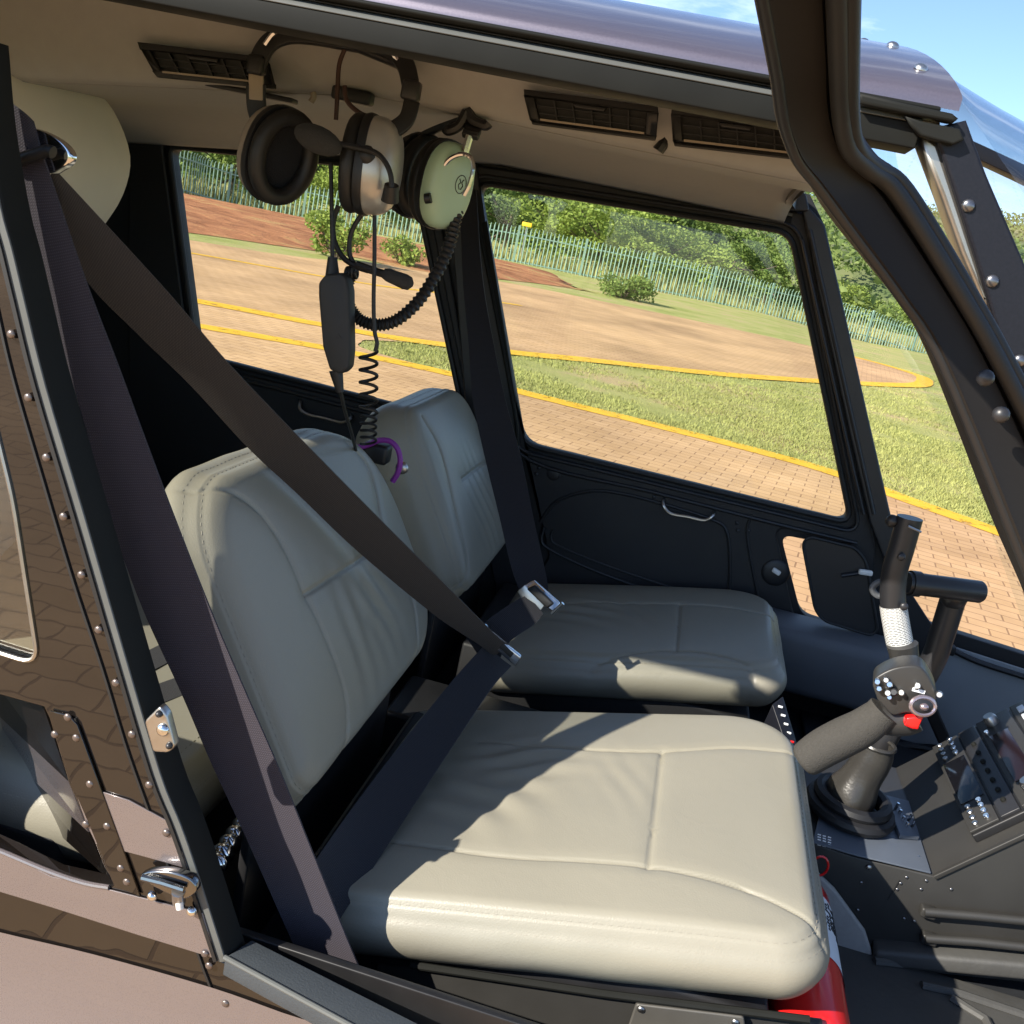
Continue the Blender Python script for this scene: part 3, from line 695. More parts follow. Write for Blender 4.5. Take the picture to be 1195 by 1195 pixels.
pink([(-90, 958), (0, 994), (60, 1023), (126, 1038), (170, 1049), (236, 1066), (252, 1119), (160, 1091), (60, 1059), (0, 1041), (-90, 1012)])
def belly():
    tp = cr([PY(x, y, SK-.0022) for x, y in ((-190, 1040), (-90, 1064), (0, 1088), (110, 1114), (245, 1152), (330, 1182), (420, 1214), (560, 1297))], 4); vs = []; fs = []; R = 14
    for r in range(R+1):
        s = r*.022
        for p in tp: vs.append(p+Vector((0, -1.1*s*s-.05*s, -s)))
    n = len(tp)
    for r in range(R):
        for i in range(n-1): fs.append((r*n+i, r*n+i+1, (r+1)*n+i+1, (r+1)*n+i))
    MB().add(vs, fs).build('belly_panel', 'pink_paint', SKIN, True)
belly()
MB().tube([p+Vector((0, -.001, .001)) for p in cr(outline([(-90, 955), (-40, 977), (0, 993), (60, 1018), (100, 1031), (128, 1036)], SK, 0, False), 6)], .0026, 8).build('door_lip', 'pink_paint', SKIN, True)
def groove(px, Y=SK, w=.0011, m='rubber', name='panel_seam'):
    q = cr([PY(x, y, Y-.0008) for x, y in px], 6); MB().sweep(q, [(-w, -.0012), (w, -.0012), (w, .0012), (-w, .0012)], (0, -1, 0)).build(name, m, SKIN)
groove([(-6, 350), (15, 440), (50, 560), (86, 680), (120, 782), (150, 880), (191, 994), (231, 1112), (245, 1150), (262, 1196), (300, 1300)])
groove([(88, 838), (112, 918), (140, 990), (163, 1048)], w=.0007)
rivets(SKIN, [(13, 390), (33, 464), (54, 534), (74, 603), (95, 671), (115, 735), (135, 797), (154, 857), (174, 916), (194, 972), (239, 1113), (244, 1127), (263, 1171), (125, 964), (89, 861), (79, 837), (105, 915), (141, 1013), (148, 1029), (64, 857), (100, 962)], SK-.003, .0038, 'rivet_paint')
plate('hinge_strip', [(58, 830), (80, 835), (90, 846), (163, 1046), (133, 1034), (106, 968), (82, 912)], SK-.0035, .0025, 'dark_paint', SKIN, bevel=.0006)
# rear door jamb: painted wedge with the stripe carried on, receding into the opening
def wedge():
    a = [PY(x, y, .012) for x, y in ((51, 826), (80, 912), (103, 971), (131, 1030))]
    b = [PY(x, y, .17) for x, y in ((-6, 796), (-1, 836), (11, 884), (36, 944))]
    mb = MB(); st = MB()
    for i in range(3): (st if i == 1 else mb).prism([a[i], a[i+1], b[i+1], b[i]], (.003, .004, 0))
    o = mb.build('door_jamb', 'dark_paint', SKIN); st.build('jamb_stripe', 'pink_paint', o)
wedge()
# pillar channel (bent metal section the belt runs inside of)
def pillar():
    pr = [(.0022, .0), (.0105, .0), (.0120, .002), (.0145, .015), (.0145, .03), (-.004, .03), (-.004, .021), (.0022, .021)]
    m = MB(); q = cr([PY(x, y, 0) for x, y in EDGE], 4); q[0].z += 0
    vs = []; fs = []; n = len(pr)
    for p in q: vs += [p+Vector((x, y, 0)) for x, y in pr]
    for i in range(len(q)-1):
        for k in range(n): fs.append((i*n+k, i*n+(k+1) % n, (i+1)*n+(k+1) % n, (i+1)*n+k))
    m.add(vs, fs); o = m.build('door_pillar', 'channel', H, True, angle=20)
    s = MB().sweep([p+Vector((.001, -.001, 0)) for p in q], [(-.0018, -.002), (.0018, -.002), (.0018, .003), (-.0018, .003)], (0, -1, 0)); s.build('pillar_seal', 'rubber', o)
    MB().sweep([p+Vector((.0066, -.0007, 0)) for p in q], [(-.0042, -.001), (.0042, -.001), (.0038, .0008), (-.0038, .0008)], (0, -1, 0)).build('pillar_lip', 'lit_channel_and_sill', o, bevel=.0004)  # lip coloured lighter than the channel to paint in the light it catches
    return o
PIL = pillar()
# striker plate and latch
ST = plate('striker_plate', rpoly([(168, 842), (186, 824), (194, 834), (204, 872), (196, 879), (178, 878)], 4), -.010, .010, 'steel', PIL, bevel=.002)
for x, y, r in ((186, 833, .0032), (190, 852, .006), (198, 870, .0032)):
    MB().ball(PY(x, y, -.0105), (r, r, .004), frame_axes((0, -1, 0)), 14, 6, True).build('screw', 'knob_dark' if r < .005 else 'chrome', ST, True)
def latch():
    g = cr([PY(x, y, -.016) for x, y in ((162, 1022), (176, 1017), (200, 1018), (222, 1026), (229, 1040), (214, 1050), (196, 1044), (176, 1034))], 4)
    o = MB().prism(g, (0, .010, 0)).build('door_latch', 'dark_chrome', H, bevel=.003)
    MB().tube([PY(x, y, -.02) for x, y in ((166, 1024), (190, 1030), (215, 1038))], .003, 8).build('latch_rib', 'dark_chrome', o, True)
    MB().tube([PY(208, 1040, -.018), PY(209, 1052, -.008)], .006, 10).build('latch_pivot', 'steel', o, True)
    MB().tube([PY(209, 1052, -.014), PY(210, 1060, -.014)], .0035, 10).build('latch_pin', 'white_plastic', o, True)
    for p in ((178, 1045), (224, 1063), (222, 1030)): MB().ball(PY(*p, -.006), (.005, .005, .005), frame_axes((0, -1, 0)), 12, 6, True).build('screw', 'chrome', o, True)
latch()
def sill():
    z = .936; tp = [PZ(x, y, z) for x, y in ((262, 1117), (294, 1096), (500, 1200), (660, 1290), (560, 1300), (420, 1203))]
    o = MB().prism(tp, (0, 0, -.02)).build('door_sill', 'sill_tex', H, bevel=.002)
    MB().tube([PZ(x, y, z+.001) for x, y in ((262, 1117), (420, 1203), (560, 1300))], .0025, 8).build('sill_edge', 'lit_channel_and_sill', o, True)
sill()

# ---------------- cabin shell
plate('near_lower_wall', [(-1.5, .60), (1.1, .60), (1.1, .925), (-1.5, .925)], .045, .01, 'black', H, px=False)
MB().box((-.2, .65, .79), (2.6, 1.25, .02)).build('cabin_floor', 'carpet_dark', H)
MB().box((-1.45, .65, 1.2), (.02, 1.25, 1.1)).build('rear_bulkhead', 'black_matte', H)
def headliner():
    prof = [(.035, 1.728), (.06, 1.745), (.16, 1.79), (.30, 1.83), (.40, 1.840), (.445, 1.832), (.468, 1.80), (.486, 1.762), (.498, 1.7385), (.510, 1.7315), (.53, 1.7305), (.70, 1.738), (.90, 1.752), (1.10, 1.748), (1.2, 1.737), (1.262, 1.722)]
    pr = cr([(0, y, z) for y, z in prof], 5); vs = []; fs = []; n = len(pr); xs = [-1.44, -1.2, -.9, -.75, -.6, -.45, -.3, -.15, 0, .06, .092]
    for x in xs:
        for p in pr:
            dz = 0
            # the duct lip drops away towards the rear of the cabin
            if x < -.45: dz = -.135*(-.45-x)
            s = 1 if p.y > .5 else max(0, p.y/.5)
            vs.append((x, p.y+.004*noise.noise(Vector((x*3, p.y*3, 0))), p.z+dz*s+.003*noise.noise(Vector((x*4, p.y*4, 2)))))
    for i in range(len(xs)-1):
        for k in range(n-1): fs.append((i*n+k, i*n+k+1, (i+1)*n+k+1, (i+1)*n+k))
    me = MB().add(vs, fs); o = me.build('headliner', 'headliner', H, True)
    mod = o.modifiers.new('thick', 'SOLIDIFY'); mod.thickness = .006; mod.offset = 1
    return o
HL = headliner()
def vent(q, Y):
    """q: px outline corners (tl,tr,br,bl) on the duct face"""
    P = [PY(x, y, Y) for x, y in q]; nrm = (P[1]-P[0]).cross(P[3]-P[0]).normalized()
    if nrm.y > 0: nrm = -nrm
    def B(u, v, d=0): return P[0].lerp(P[1], u).lerp(P[3].lerp(P[2], u), v)+nrm*d
    fr = MB()
    for a, b, c, d in ((0, 1, 0, .20), (0, 1, .86, 1), (0, .07, .2, .86), (.92, 1, .2, .86)):
        fr.prism([B(a, c), B(b, c), B(b, d), B(a, d)], nrm*.007)
    o = fr.build('air_vent', 'black', HL, bevel=.0012)
    MB().prism([B(.03, .1, -.001), B(.97, .1, -.001), B(.97, .95, -.001), B(.03, .95, -.001)], nrm*.002).build('vent_back', 'rubber', o)
    lv = MB()
    for k in range(1, 6):
        u = .07+.85*k/6; lv.prism([B(u, .22, .001), B(u+.012, .22, .001), B(u+.012, .84, .001), B(u, .84, .001)], nrm*.005)
    for v in (.40, .62): lv.prism([B(.08, v, .001), B(.91, v, .001), B(.91, v+.035, .001), B(.08, v+.035, .001)], nrm*.004)
    lv.build('louvre', 'knob_dark', o)
    MB().prism([B(.36, .24, .005), B(.62, .24, .005), B(.60, .36, .005), B(.38, .36, .005)], nrm*.004).build('vent_slider', 'black', o, bevel=.001)
    MB().prism([B(.08, .80, .006), B(.91, .80, .006), B(.91, .86, .006), B(.08, .86, .006)], nrm*.002).build('vent_rail', 'ear_beige', o)
vent([(612, 105), (768, 125), (765, 165), (622, 146)], .470)
vent([(784, 126), (935, 146), (938, 188), (787, 171)], .470)
vent([(163, 50), (312, 68), (323, 105), (186, 91)], .470)
for a in ([(632, 149), (760, 166)], [(795, 175), (930, 191)], [(218, 97), (345, 115)]):
    p0, p1 = PY(*a[0], .512), PY(*a[1], .512); MB().box((p0+p1)/2, ((p1-p0).length, .02, .006)).build('vent_duct', 'black', HL, bevel=.002)
MB().tube(cr([PY(x, y, .50) for x, y in ((776, 155), (775, 165), (768, 176))], 5), [.006]*6+[.007]*5, 8).build('vent_lever', 'black', HL, True)
# visor-like black pocket at the front of the far ceiling
plate('ceiling_pocket', rpoly([(845, 232), (862, 215), (900, 226), (940, 224), (945, 247), (905, 245)], 6), 1.235, .02, 'black', HL, bevel=.003)
def fairing():
    # upholstered rotor-mast fairing at the back, centre of the cabin
    prof = [(1.75, .20), (1.72, .27), (1.69, .335), (1.66, .375), (1.60, .405), (1.54, .400), (1.48, .372), (1.42, .345), (1.2, .30), (.9, .28)]
    pr = cr([(0, r, z) for z, r in prof], 4); vs = []; fs = []; n = 28; cx, cy = -1.275, .60
    for p in pr:
        for k in range(n+1):
            q = -pi*.62+2*pi*.62*k/n; vs.append((cx+p.y*cos(q), cy+p.y*.9*sin(q), p.z))
    for i in range(len(pr)-1):
        for k in range(n): fs.append((i*(n+1)+k, i*(n+1)+k+1, (i+1)*(n+1)+k+1, (i+1)*(n+1)+k))
    o = MB().add(vs, fs).build('mast_fairing', 'fairing_cloth', H, True)
    k = 4; MB().tube([Vector(vs[i*(n+1)+k])+Vector((.0, -.002, 0)) for i in range(len(pr))], .0035, 6).build('piping', 'fairing_cloth', o, True)
fairing()

# ---------------- far left side: doors, windows, posts
FY = 1.28
front_hole = rpoly([(558, 214), (921, 273), (992, 610), (611, 517)], 20)
rear_hole = rpoly([(199, 172), (478, 201), (541, 493), (231, 414)], 12)
vent_hole = rpoly([(911, 624), (985, 638), (1003, 740), (935, 718)], 14)
top = [(-1.45, 1.80), (.105, 1.80)]
q = [PY(x, y, FY) for x, y in ((963, 264), (986, 365), (1012, 481), (1038, 594), (1062, 690), (1088, 730), (1195, 764), (1330, 806), (1330, 1200))]
wall_out = [(-1.45, 1.80), (.125, 1.78)]+[(v.x, v.z) for v in q]+[(-1.45, .55)]
def holes_xz(h): return [(PY(x, y, FY).x, PY(x, y, FY).z) for x, y in h]
FAR = plate('far_side_wall', wall_out, FY, .03, 'black_matte', H, holes=[holes_xz(front_hole), holes_xz(rear_hole), holes_xz(vent_hole)], px=False, bevel=.002)
def ring(name, hole, grow, Y, r, m, parent):
    q = [PY(x, y, Y) for x, y in hole]; c = sum(q, Vector())/len(q); pts = [p+(p-c).normalized()*grow for p in q]
    MB().tube(pts+[pts[0], pts[1]], r, 8, False).build(name, m, parent, True)
FDOOR = plate('front_left_door', [(535, 190), (950, 250), (1022, 640), (1012, 760), (600, 720), (640, 650)], FY-.012, .011, 'black_matte', H, holes=[rpoly([(549, 204), (930, 264), (1003, 622), (602, 524)], 24), rpoly([(904, 615), (992, 630), (1012, 748), (928, 726)], 16)], bevel=.004)
plate('window_pane', rpoly([(556, 212), (923, 271), (994, 612), (609, 519)], 20), FY+.012, .003, 'window_glass', FDOOR, bevel=.0003)
ring('window_seal', front_hole, .004, FY-.004, .0055, 'rubber', FDOOR)
ring('window_seal', rpoly([(549, 204), (930, 264), (1003, 622), (602, 524)], 24), .004, FY-.014, .0035, 'black', FDOOR)
RDOOR = plate('rear_left_door', [(150, 142), (500, 175), (560, 520), (600, 720), (150, 700)], FY-.012, .011, 'black_matte', H, holes=[rpoly([(188, 163), (490, 192), (551, 502), (222, 422)], 14)], bevel=.004)
plate('window_pane', rpoly([(197, 170), (480, 199), (543, 495), (229, 416)], 12), FY+.012, .003, 'window_glass', RDOOR, bevel=.0003)
ring('window_seal', rear_hole, .004, FY-.004, .0055, 'rubber', RDOOR)
def wire_handle(px, Y, parent):
    q = [PY(x, y, Y-(.02 if 0 < i < len(px)-1 else 0)) for i, (x, y) in enumerate(px)]
    MB().tube(cr(q, 5), .0032, 8).build('door_handle', 'steel', parent, True)
wire_handle([(775, 581), (774, 589), (782, 599), (802, 603), (822, 607), (832, 602), (834, 597)], FY-.012, FDOOR)
wire_handle([(351, 467), (350, 477), (360, 484), (378, 488), (398, 493), (408, 489), (410, 484)], FY-.012, RDOOR)
def bead(parent, px, Y, r=.0035, m='black', name='door_moulding'):
    MB().tube(cr([PY(x, y, Y) for x, y in px], 6), r, 8).build(name, m, parent, True)
bead(FDOOR, [(630, 610), (650, 585), (690, 573), (730, 577), (780, 590), (830, 606), (848, 620), (852, 660), (850, 700)], FY-.013)
bead(FDOOR, [(635, 615), (632, 630), (640, 640), (680, 660), (740, 683), (800, 700)], FY-.013)
bead(FDOOR, [(645, 618), (643, 628), (652, 637), (700, 657), (760, 678), (800, 690)], FY-.013, .0025)
bead(FDOOR, [(560, 470), (620, 538), (760, 574), (900, 610), (1000, 634)], FY-.015, .004)
bead(RDOOR, [(228, 430), (300, 448), (400, 474), (540, 512)], FY-.015, .0045)
bead(FDOOR, [(878, 600), (872, 625), (885, 700)], FY-.013, .003)
for x, y in ((862, 600), (860, 610), (874, 619), (861, 619), (763, 573), (763, 580), (629, 546), (626, 553)):
    MB().ball(PY(x, y, FY-.0125), (.004, .004, .003), frame_axes((0, -1, 0)), 10, 5, True).build('rivet', 'knob_dark', FDOOR, True)
MB().ball(PY(646, 553, FY-.012), (.014, .014, .004), frame_axes((0, -1, 0)), 20, 6, True).build('plug', 'black', FDOOR, True)
# vent window with its open flap and latch
VF = plate('vent_flap', rpoly([(937, 634), (945, 627), (998, 640), (1010, 655), (1024, 735), (1016, 741), (962, 724), (952, 712)], 8), FY-.045, .008, 'tube_black', FDOOR, bevel=.002)
ring('flap_seal', rpoly([(937, 634), (945, 627), (998, 640), (1010, 655), (1024, 735), (1016, 741), (962, 724), (952, 712)], 8), .001, FY-.046, .003, 'rubber', VF)
p = PY(1010, 668, FY-.055); MB().box(p, (.026, .012, .010), Matrix.Rotation(radians(-6), 3, 'Y')).build('flap_knob', 'white_plastic', VF, bevel=.003)
MB().tube([PY(982, 672, FY-.05), PY(1004, 669, FY-.05)], .004, 8).build('flap_lever', 'black', VF, True)
MB().ball(PY(905, 668, FY-.012), (.028, .028, .006), frame_axes((0, -1, 0)), 24, 6, True).build('latch_pad', 'black', FDOOR, True)
MB().box(PY(906, 667, FY-.022), (.018, .008, .010), Matrix.Rotation(radians(20), 3, 'Y')).build('latch_knob', 'white_plastic', FDOOR, bevel=.003)
# far posts
FP1 = plate('far_door_post', [(520, 185), (556, 190), (606, 525), (640, 700), (580, 700), (545, 500)], FY-.022, .0095, 'black', H, bevel=.003)
bead(FP1, [(548, 214), (572, 330), (600, 478), (604, 520)], FY-.023, .0042, 'channel', 'post_edge')
plate('post_edge', [(562, 260), (568, 258), (602, 470), (596, 472)], FY-.0235, .003, 'channel', FP1)
FA = plate('far_windscreen_post', [(931, 226), (962, 262), (986, 365), (1012, 481), (1038, 594), (1060, 685), (1045, 690), (1015, 610), (990, 500), (955, 340), (940, 262)], FY-.03, .017, 'black', H, bevel=.004)
bead(FA, [(945, 268), (968, 370), (995, 490), (1020, 600)], FY-.031, .004, 'tube_black', 'post_edge')
bead(FA, [(936, 280), (958, 380), (985, 500), (1008, 600)], FY-.024, .003, 'tube_black', 'post_edge')
# lower ledge and nose lining
lp = PY(905, 715, 1.14)
MB().box((.395, 1.205, .94), (.30, .14, .125)).build('side_ledge', 'panel_grey', H, bevel=.02)
NL = plate('nose_lining', [(1092, 748), (1195, 781), (1330, 822), (1330, 960), (1150, 888), (1110, 884), (1085, 820)], FY-.016, .006, 'lining_grey', H, bevel=.002)
bead(NL, [(1098, 752), (1140, 772), (1195, 790), (1260, 812)], FY-.022, .006, 'black', 'lining_rail')
MB().box(PY(1105, 757, FY-.03), (.03, .02, .02)).build('rail_clip', 'black', NL, bevel=.004)
plate('nose_rib', [(1072, 815), (1092, 822), (1122, 890), (1106, 892)], FY-.10, .02, 'black', H, bevel=.004)
bead(NL, [(1010, 868), (1086, 874), (1100, 895), (1122, 893), (1130, 880), (1195, 884)], FY-.09, .007, 'black', 'floor_rail')
plate('footwell_lining', [(1000, 790), (1090, 800), (1100, 870), (1000, 862)], FY-.03, .006, 'lining_grey', H)
MB().box((.72, .97, .812), (.7, .5, .012)).build('floor_mat', 'carpet_dark', H, bevel=.004)
MB().box((1.25, .65, .95), (.02, 1.25, .6)).build('nose_bulkhead', 'carpet_dark', H)


# ---------------- seats
def on_plane(px, py, O, N):
    d = ray(px, py); return CAM+d*((O-CAM).dot(N)/d.dot(N))
def smooth(e0, e1, x): t = np.clip((x-e0)/(e1-e0), 0, 1); return t*t*(3-2*t)
def seg_dist(P, a, b):
    a = np.array(a); b = np.array(b); d = b-a; t = np.clip(((P-a)@d)/(d@d), 0, 1); return np.linalg.norm(P-(a+t[..., None]*d), axis=-1)
def cushion(name, O, ax, ay, a, b, radii, thick, parent, grooves=(), crown=.012, er=.016, bulge=.010, tuck=.012, N=150, puckers=(), extra=None, roll=0):
    """padded cushion: local x along ax (half a), y along ay (half b), top faces ax x ay. returns object and a surface sampler"""
    ax = ax.normalized(); ay = (ay-ax*ay.dot(ax)).normalized(); az = ax.cross(ay)
    t = np.linspace(-1, 1, N+1); t = np.sign(t)*(1-(1-np.abs(t))**1.15)
    U, V = np.meshgrid(t, t, indexing='ij'); S = np.maximum(np.abs(U), np.abs(V))
    X = U*a; Y = V*b
    for sx in (1, -1):
        for sy in (1, -1):
            R = radii[(sx, sy)]*S; A = a*S-R; B = b*S-R
            msk = (X*sx > A) & (Y*sy > B) & (R > 1e-6)
            dx = X*sx-A; dy = Y*sy-B; ln = np.hypot(dx, dy)+1e-9; mx = np.maximum(dx, dy)
            X = np.where(msk, sx*(A+dx/ln*mx), X); Y = np.where(msk, sy*(B+dy/ln*mx), Y)
    d = (1-S)*min(a, b)
    dd = np.clip(d, 0, er); Z = -(er-np.sqrt(np.maximum(er*er-(er-dd)**2, 0)))
    Z += crown*(1-np.abs(X/a)**3)*(1-np.abs(Y/b)**3)
    Z -= .0030*np.exp(-((d-.0035)/.0018)**2)                     # piped edge seam
    P = np.stack([X, Y], -1)
    for pl, dep, w in grooves:
        D = np.full(X.shape, 9.)
        for i in range(len(pl)-1): D = np.minimum(D, seg_dist(P, pl[i], pl[i+1]))
        Z -= dep*np.exp(-(D/w)**2)+dep*.45*np.exp(-(D/(w*5))**2)
    for (cx, cy, ang, lam, amp, rx, ry) in puckers:
        c, s = cos(ang), sin(ang); q = (X-cx)*c+(Y-cy)*s; r = -(X-cx)*s+(Y-cy)*c
        Z += amp*np.sin(q/lam*2*pi+2.2*np.sin(r/ry*1.7)+q*31)*np.exp(-(q/rx)**2-(r/ry)**2)
    if roll: Z -= roll*smooth(.45, 1.0, X/a)**2
    if extra is not None: Z += extra(X, Y)
    n1 = N+1; nz = np.array([noise.noise(Vector((x*6+O.x*9, y*6+O.y*9, 3))) for x, y in zip(X.ravel(), Y.ravel())]).reshape(X.shape); Z += .0025*nz*smooth(0, .03, d)
    top = [O+ax*x+ay*y+az*z for x, y, z in zip(X.ravel(), Y.ravel(), Z.ravel())]
    fs = [(i*n1+j, (i+1)*n1+j, (i+1)*n1+j+1, i*n1+j+1) for i in range(N) for j in range(N)]
    loop = [(i, 0) for i in range(N)]+[(N, j) for j in range(N)]+[(N-i, N) for i in range(N)]+[(0, N-j) for j in range(N)]
    ids = [i*n1+j for i, j in loop]; M = len(ids); K = 12
    bx = np.array([[X[i, j], Y[i, j]] for i, j in loop]); tn = np.roll(bx, -1, 0)-np.roll(bx, 1, 0); tn /= np.linalg.norm(tn, axis=1)[:, None]+1e-9
    nr = np.stack([tn[:, 1], -tn[:, 0]], 1); zb = np.array([Z[i, j] for i, j in loop]); prev = ids; vs = list(top)
    for k in range(1, K+1):
        f = k/K; off = bulge*sin(pi*f**.8)-tuck*f**3-.0015*math.exp(-((f-.02)/.05)**2); z = zb*(1-f)-f*(thick)
        cur = []
        for i in range(M):
            w = .0016*noise.noise(Vector((bx[i][0]*14, bx[i][1]*14, f*2+O.y)))
            p = O+ax*(bx[i][0]+nr[i][0]*(off+w))+ay*(bx[i][1]+nr[i][1]*(off+w))+az*(z[i]-er*f); cur.append(len(vs)); vs.append(p)
        for i in range(M): j = (i+1) % M; fs.append((prev[i], prev[j], cur[j], cur[i]))
        prev = cur
    fs.append(tuple(prev))
    me = bpy.data.meshes.new(name); me.from_pydata([tuple(v) for v in vs], [], fs)
    bm = bmesh.new(); bm.from_mesh(me); bmesh.ops.recalc_face_normals(bm, faces=bm.faces); bm.to_mesh(me); bm.free()
    o = link(name, me, 'leather', parent, True)
    def surf(x, y):
        k = int(np.argmin((X-x)**2+(Y-y)**2)); i, j = divmod(k, n1)
        return top[k], az
    # stitch rows
    st = MB()
    def row(pts, gap=.0062, ln=.0036, r=.00042):
        acc = 0; last = pts[0]
        for p in pts[1:]:
            sg = p-last; L_ = sg.length
            if L_ < 1e-6: continue
            acc += L_
            if acc >= gap:
                acc = 0; t = sg.normalized(); st.tube([p-t*ln/2, p+t*ln/2], r, 4)
            last = p
    def resample(pts, step=.0031):
        out = [pts[0]]; carry = 0
        for i in range(1, len(pts)):
            s = pts[i]-pts[i-1]; l = s.length
            if l < 1e-9: continue
            x = step-carry
            while x < l: out.append(pts[i-1]+s*(x/l)); x += step
            carry = (carry+l) % step
        return out
    for inset in (3,):
        ring_ = [top[i*n1+j] for i, j in [(x, inset) for x in range(inset, N-inset)]+[(N-inset, y) for y in range(inset, N-inset)]+[(x, N-inset) for x in range(N-inset, inset, -1)]+[(inset, y) for y in range(N-inset, inset, -1)]]
        row([p+az*.0005 for p in resample(ring_)])
    k5 = n1*n1+0*M  # side row just below the seam
    row([vs[k5+i] for i in range(M)] and [p for p in resample([vs[k5+i] for i in range(M)])])
    for pl, dep, w in []:
        pts = []
        for i in range(len(pl)-1):
            A_, B_ = Vector(pl[i]), Vector(pl[i+1]); nn = max(2, int((B_-A_).length/.003)); s = (B_-A_).normalized(); s = Vector((-s.y, s.x))*.0042
            for k in range(nn): qq = A_.lerp(B_, k/nn)+s; pts.append(surf(qq.x, qq.y)[0]+az*.0004)
        pts = resample(pts); row(pts)
    so_ = st.build('stitching', 'stitch', parent)
    return o, surf, az
def loc2(pts, O, ax, ay):
    ax = ax.normalized(); ay = (ay-ax*ay.dot(ax)).normalized(); N = ax.cross(ay); out = []
    for x, y in pts: p = on_plane(x, y, O, N)-O; out.append((p.dot(ax), p.dot(ay)))
    return out
AX = Vector((1, 0, .235)); AY = Vector((0, 1, 0))
BV = Vector((-.175, 0, .295))
def seat(label, y0, y1, seams, bseams, puck, bpuck, brad):
    yc = (y0+y1)/2; hb = (y1-y0)/2
    base = MB().box((-.02, yc, .862), (.50, hb*2-.05, .125)).build('seat', 'black_matte', H, bevel=.006)
    if label: base['label'] = label
    MB().box((-.325, yc, .88), (.012, hb*2+.02, .20)).build('sun_stop_plate', 'black', base, bevel=.003)  # black plate added behind the cushion to keep sun off its rear edge
    O = Vector((-.016 if y0 < .5 else .004, yc, .9785 if y0 < .5 else .9832))
    gl = [(cr2(loc2(s, O, AX, AY)), .0030, .0020) for s in seams]
    cushion('seat_cushion', O, AX, AY, .274 if y0 < .5 else .254, hb, {(1, 1): .085, (1, -1): .045, (-1, 1): .03, (-1, -1): .03}, .062, base, gl, .012, .017, .010, .014, 200, puck, (lambda X, Y: .022*(X/.27+1)/2*(Y/hb+1)/2) if y0 < .5 else None, roll=.002)
    hv = .174 if y0 < .5 else .166; wx = .036 if y0 < .5 else 0; OB = Vector((-.268, yc+wx, 1.020))+BV.normalized()*hv; gb = []
    for s in bseams: gb.append((cr2(loc2(s, OB, AY, BV)), .0030, .0026))
    cushion('seat_backrest', OB, AY, BV, hb-.004+wx, hv, brad, .055 if y0 < .5 else .092, base, gb, .016, .022, .012, .02, 180, bpuck)
    return base
def cr2(pts, n=4): return [(v.x, v.y) for v in cr([(x, y, 0) for x, y in pts], n)] if len(pts) > 2 else [tuple(p) for p in pts]
seat('grey leather seat cushion and backrest on the near side', .135, .605,
     [[(455, 988), (575, 1007), (680, 1014), (760, 1022), (830, 1035), (900, 1054), (962, 1080)], [(560, 875), (680, 889), (770, 893), (850, 889), (922, 890)], [(772, 893), (766, 950), (757, 1022)]],
     [[(206, 566), (240, 567), (270, 577), (300, 605), (325, 650), (345, 697), (366, 742), (395, 812), (405, 870), (400, 905)], [(405, 520), (424, 545), (432, 580), (436, 612), (452, 650), (475, 701), (487, 762)], [(345, 697), (380, 674), (440, 636)]],
     [(-.12, -.03, .8, .075, .0034, .07, .07), (-.08, .06, 1.7, .06, .0024, .05, .07), (.06, .02, .3, .035, .0005, .03, .08)],
     [(.03, -.05, .25, .047, .0016, .05, .07), (-.06, -.07, -.2, .06, .0012, .05, .08)],
     {(1, 1): .175, (-1, 1): .085, (1, -1): .12, (-1, -1): .03})
seat('second grey leather seat, mostly in shade, on the far side', .838, 1.245,
     [[(575, 760), (640, 765), (700, 766), (789, 762), (850, 768), (905, 783)], [(560, 705), (620, 707), (700, 709), (793, 711), (850, 713), (903, 717)], [(793, 711), (789, 762)]],
     [[(491, 487), (508, 527), (528, 601), (543, 651), (548, 698)], [(531, 562), (548, 549), (566, 537), (600, 515)]],
     [(-.10, .0, .9, .065, .0030, .07, .08), (0, .02, .3, .05, .001, .06, .1)],
     [(.0, -.06, .2, .045, .0018, .06, .08)],
     {(1, 1): .10, (-1, 1): .06, (1, -1): .04, (-1, -1): .04})
# runner, base panel and bracket of the near seat
MB().tube([PY(480, 1126, .15), PY(700, 1159, .15), PY(945, 1190, .15)], .004, 8).build('seat_rail', 'channel', H, True)
plate('seat_side_panel', [(440, 1125), (960, 1196), (960, 1330), (440, 1330)], .158, .01, 'console_grey', H)
BR = plate('seat_bracket', rpoly([(742, 1172), (868, 1187), (885, 1300), (700, 1300)], 4), .146, .006, 'bracket_grey', H)
rivets(BR, [(748, 1178), (858, 1193)], .1455, .004)
# centre tray between the seats
MB().box((-.03, .71, .83), (.60, .15, .10)).build('centre_tray', 'black', H, bevel=.008)
def seat_adjuster():
    mb = MB(); a = PZ(252, 1008, .93); b = PZ(290, 955, .93)
    for k in range(6):
        p = a.lerp(b, k/5); t = (b-a).normalized(); mb.ball(p, (.013, .013, .009), frame_axes(t), 12, 6)
    mb.tube([a, b], .008, 10); mb.build('seat_adjuster', 'chrome', H, True)
seat_adjuster()
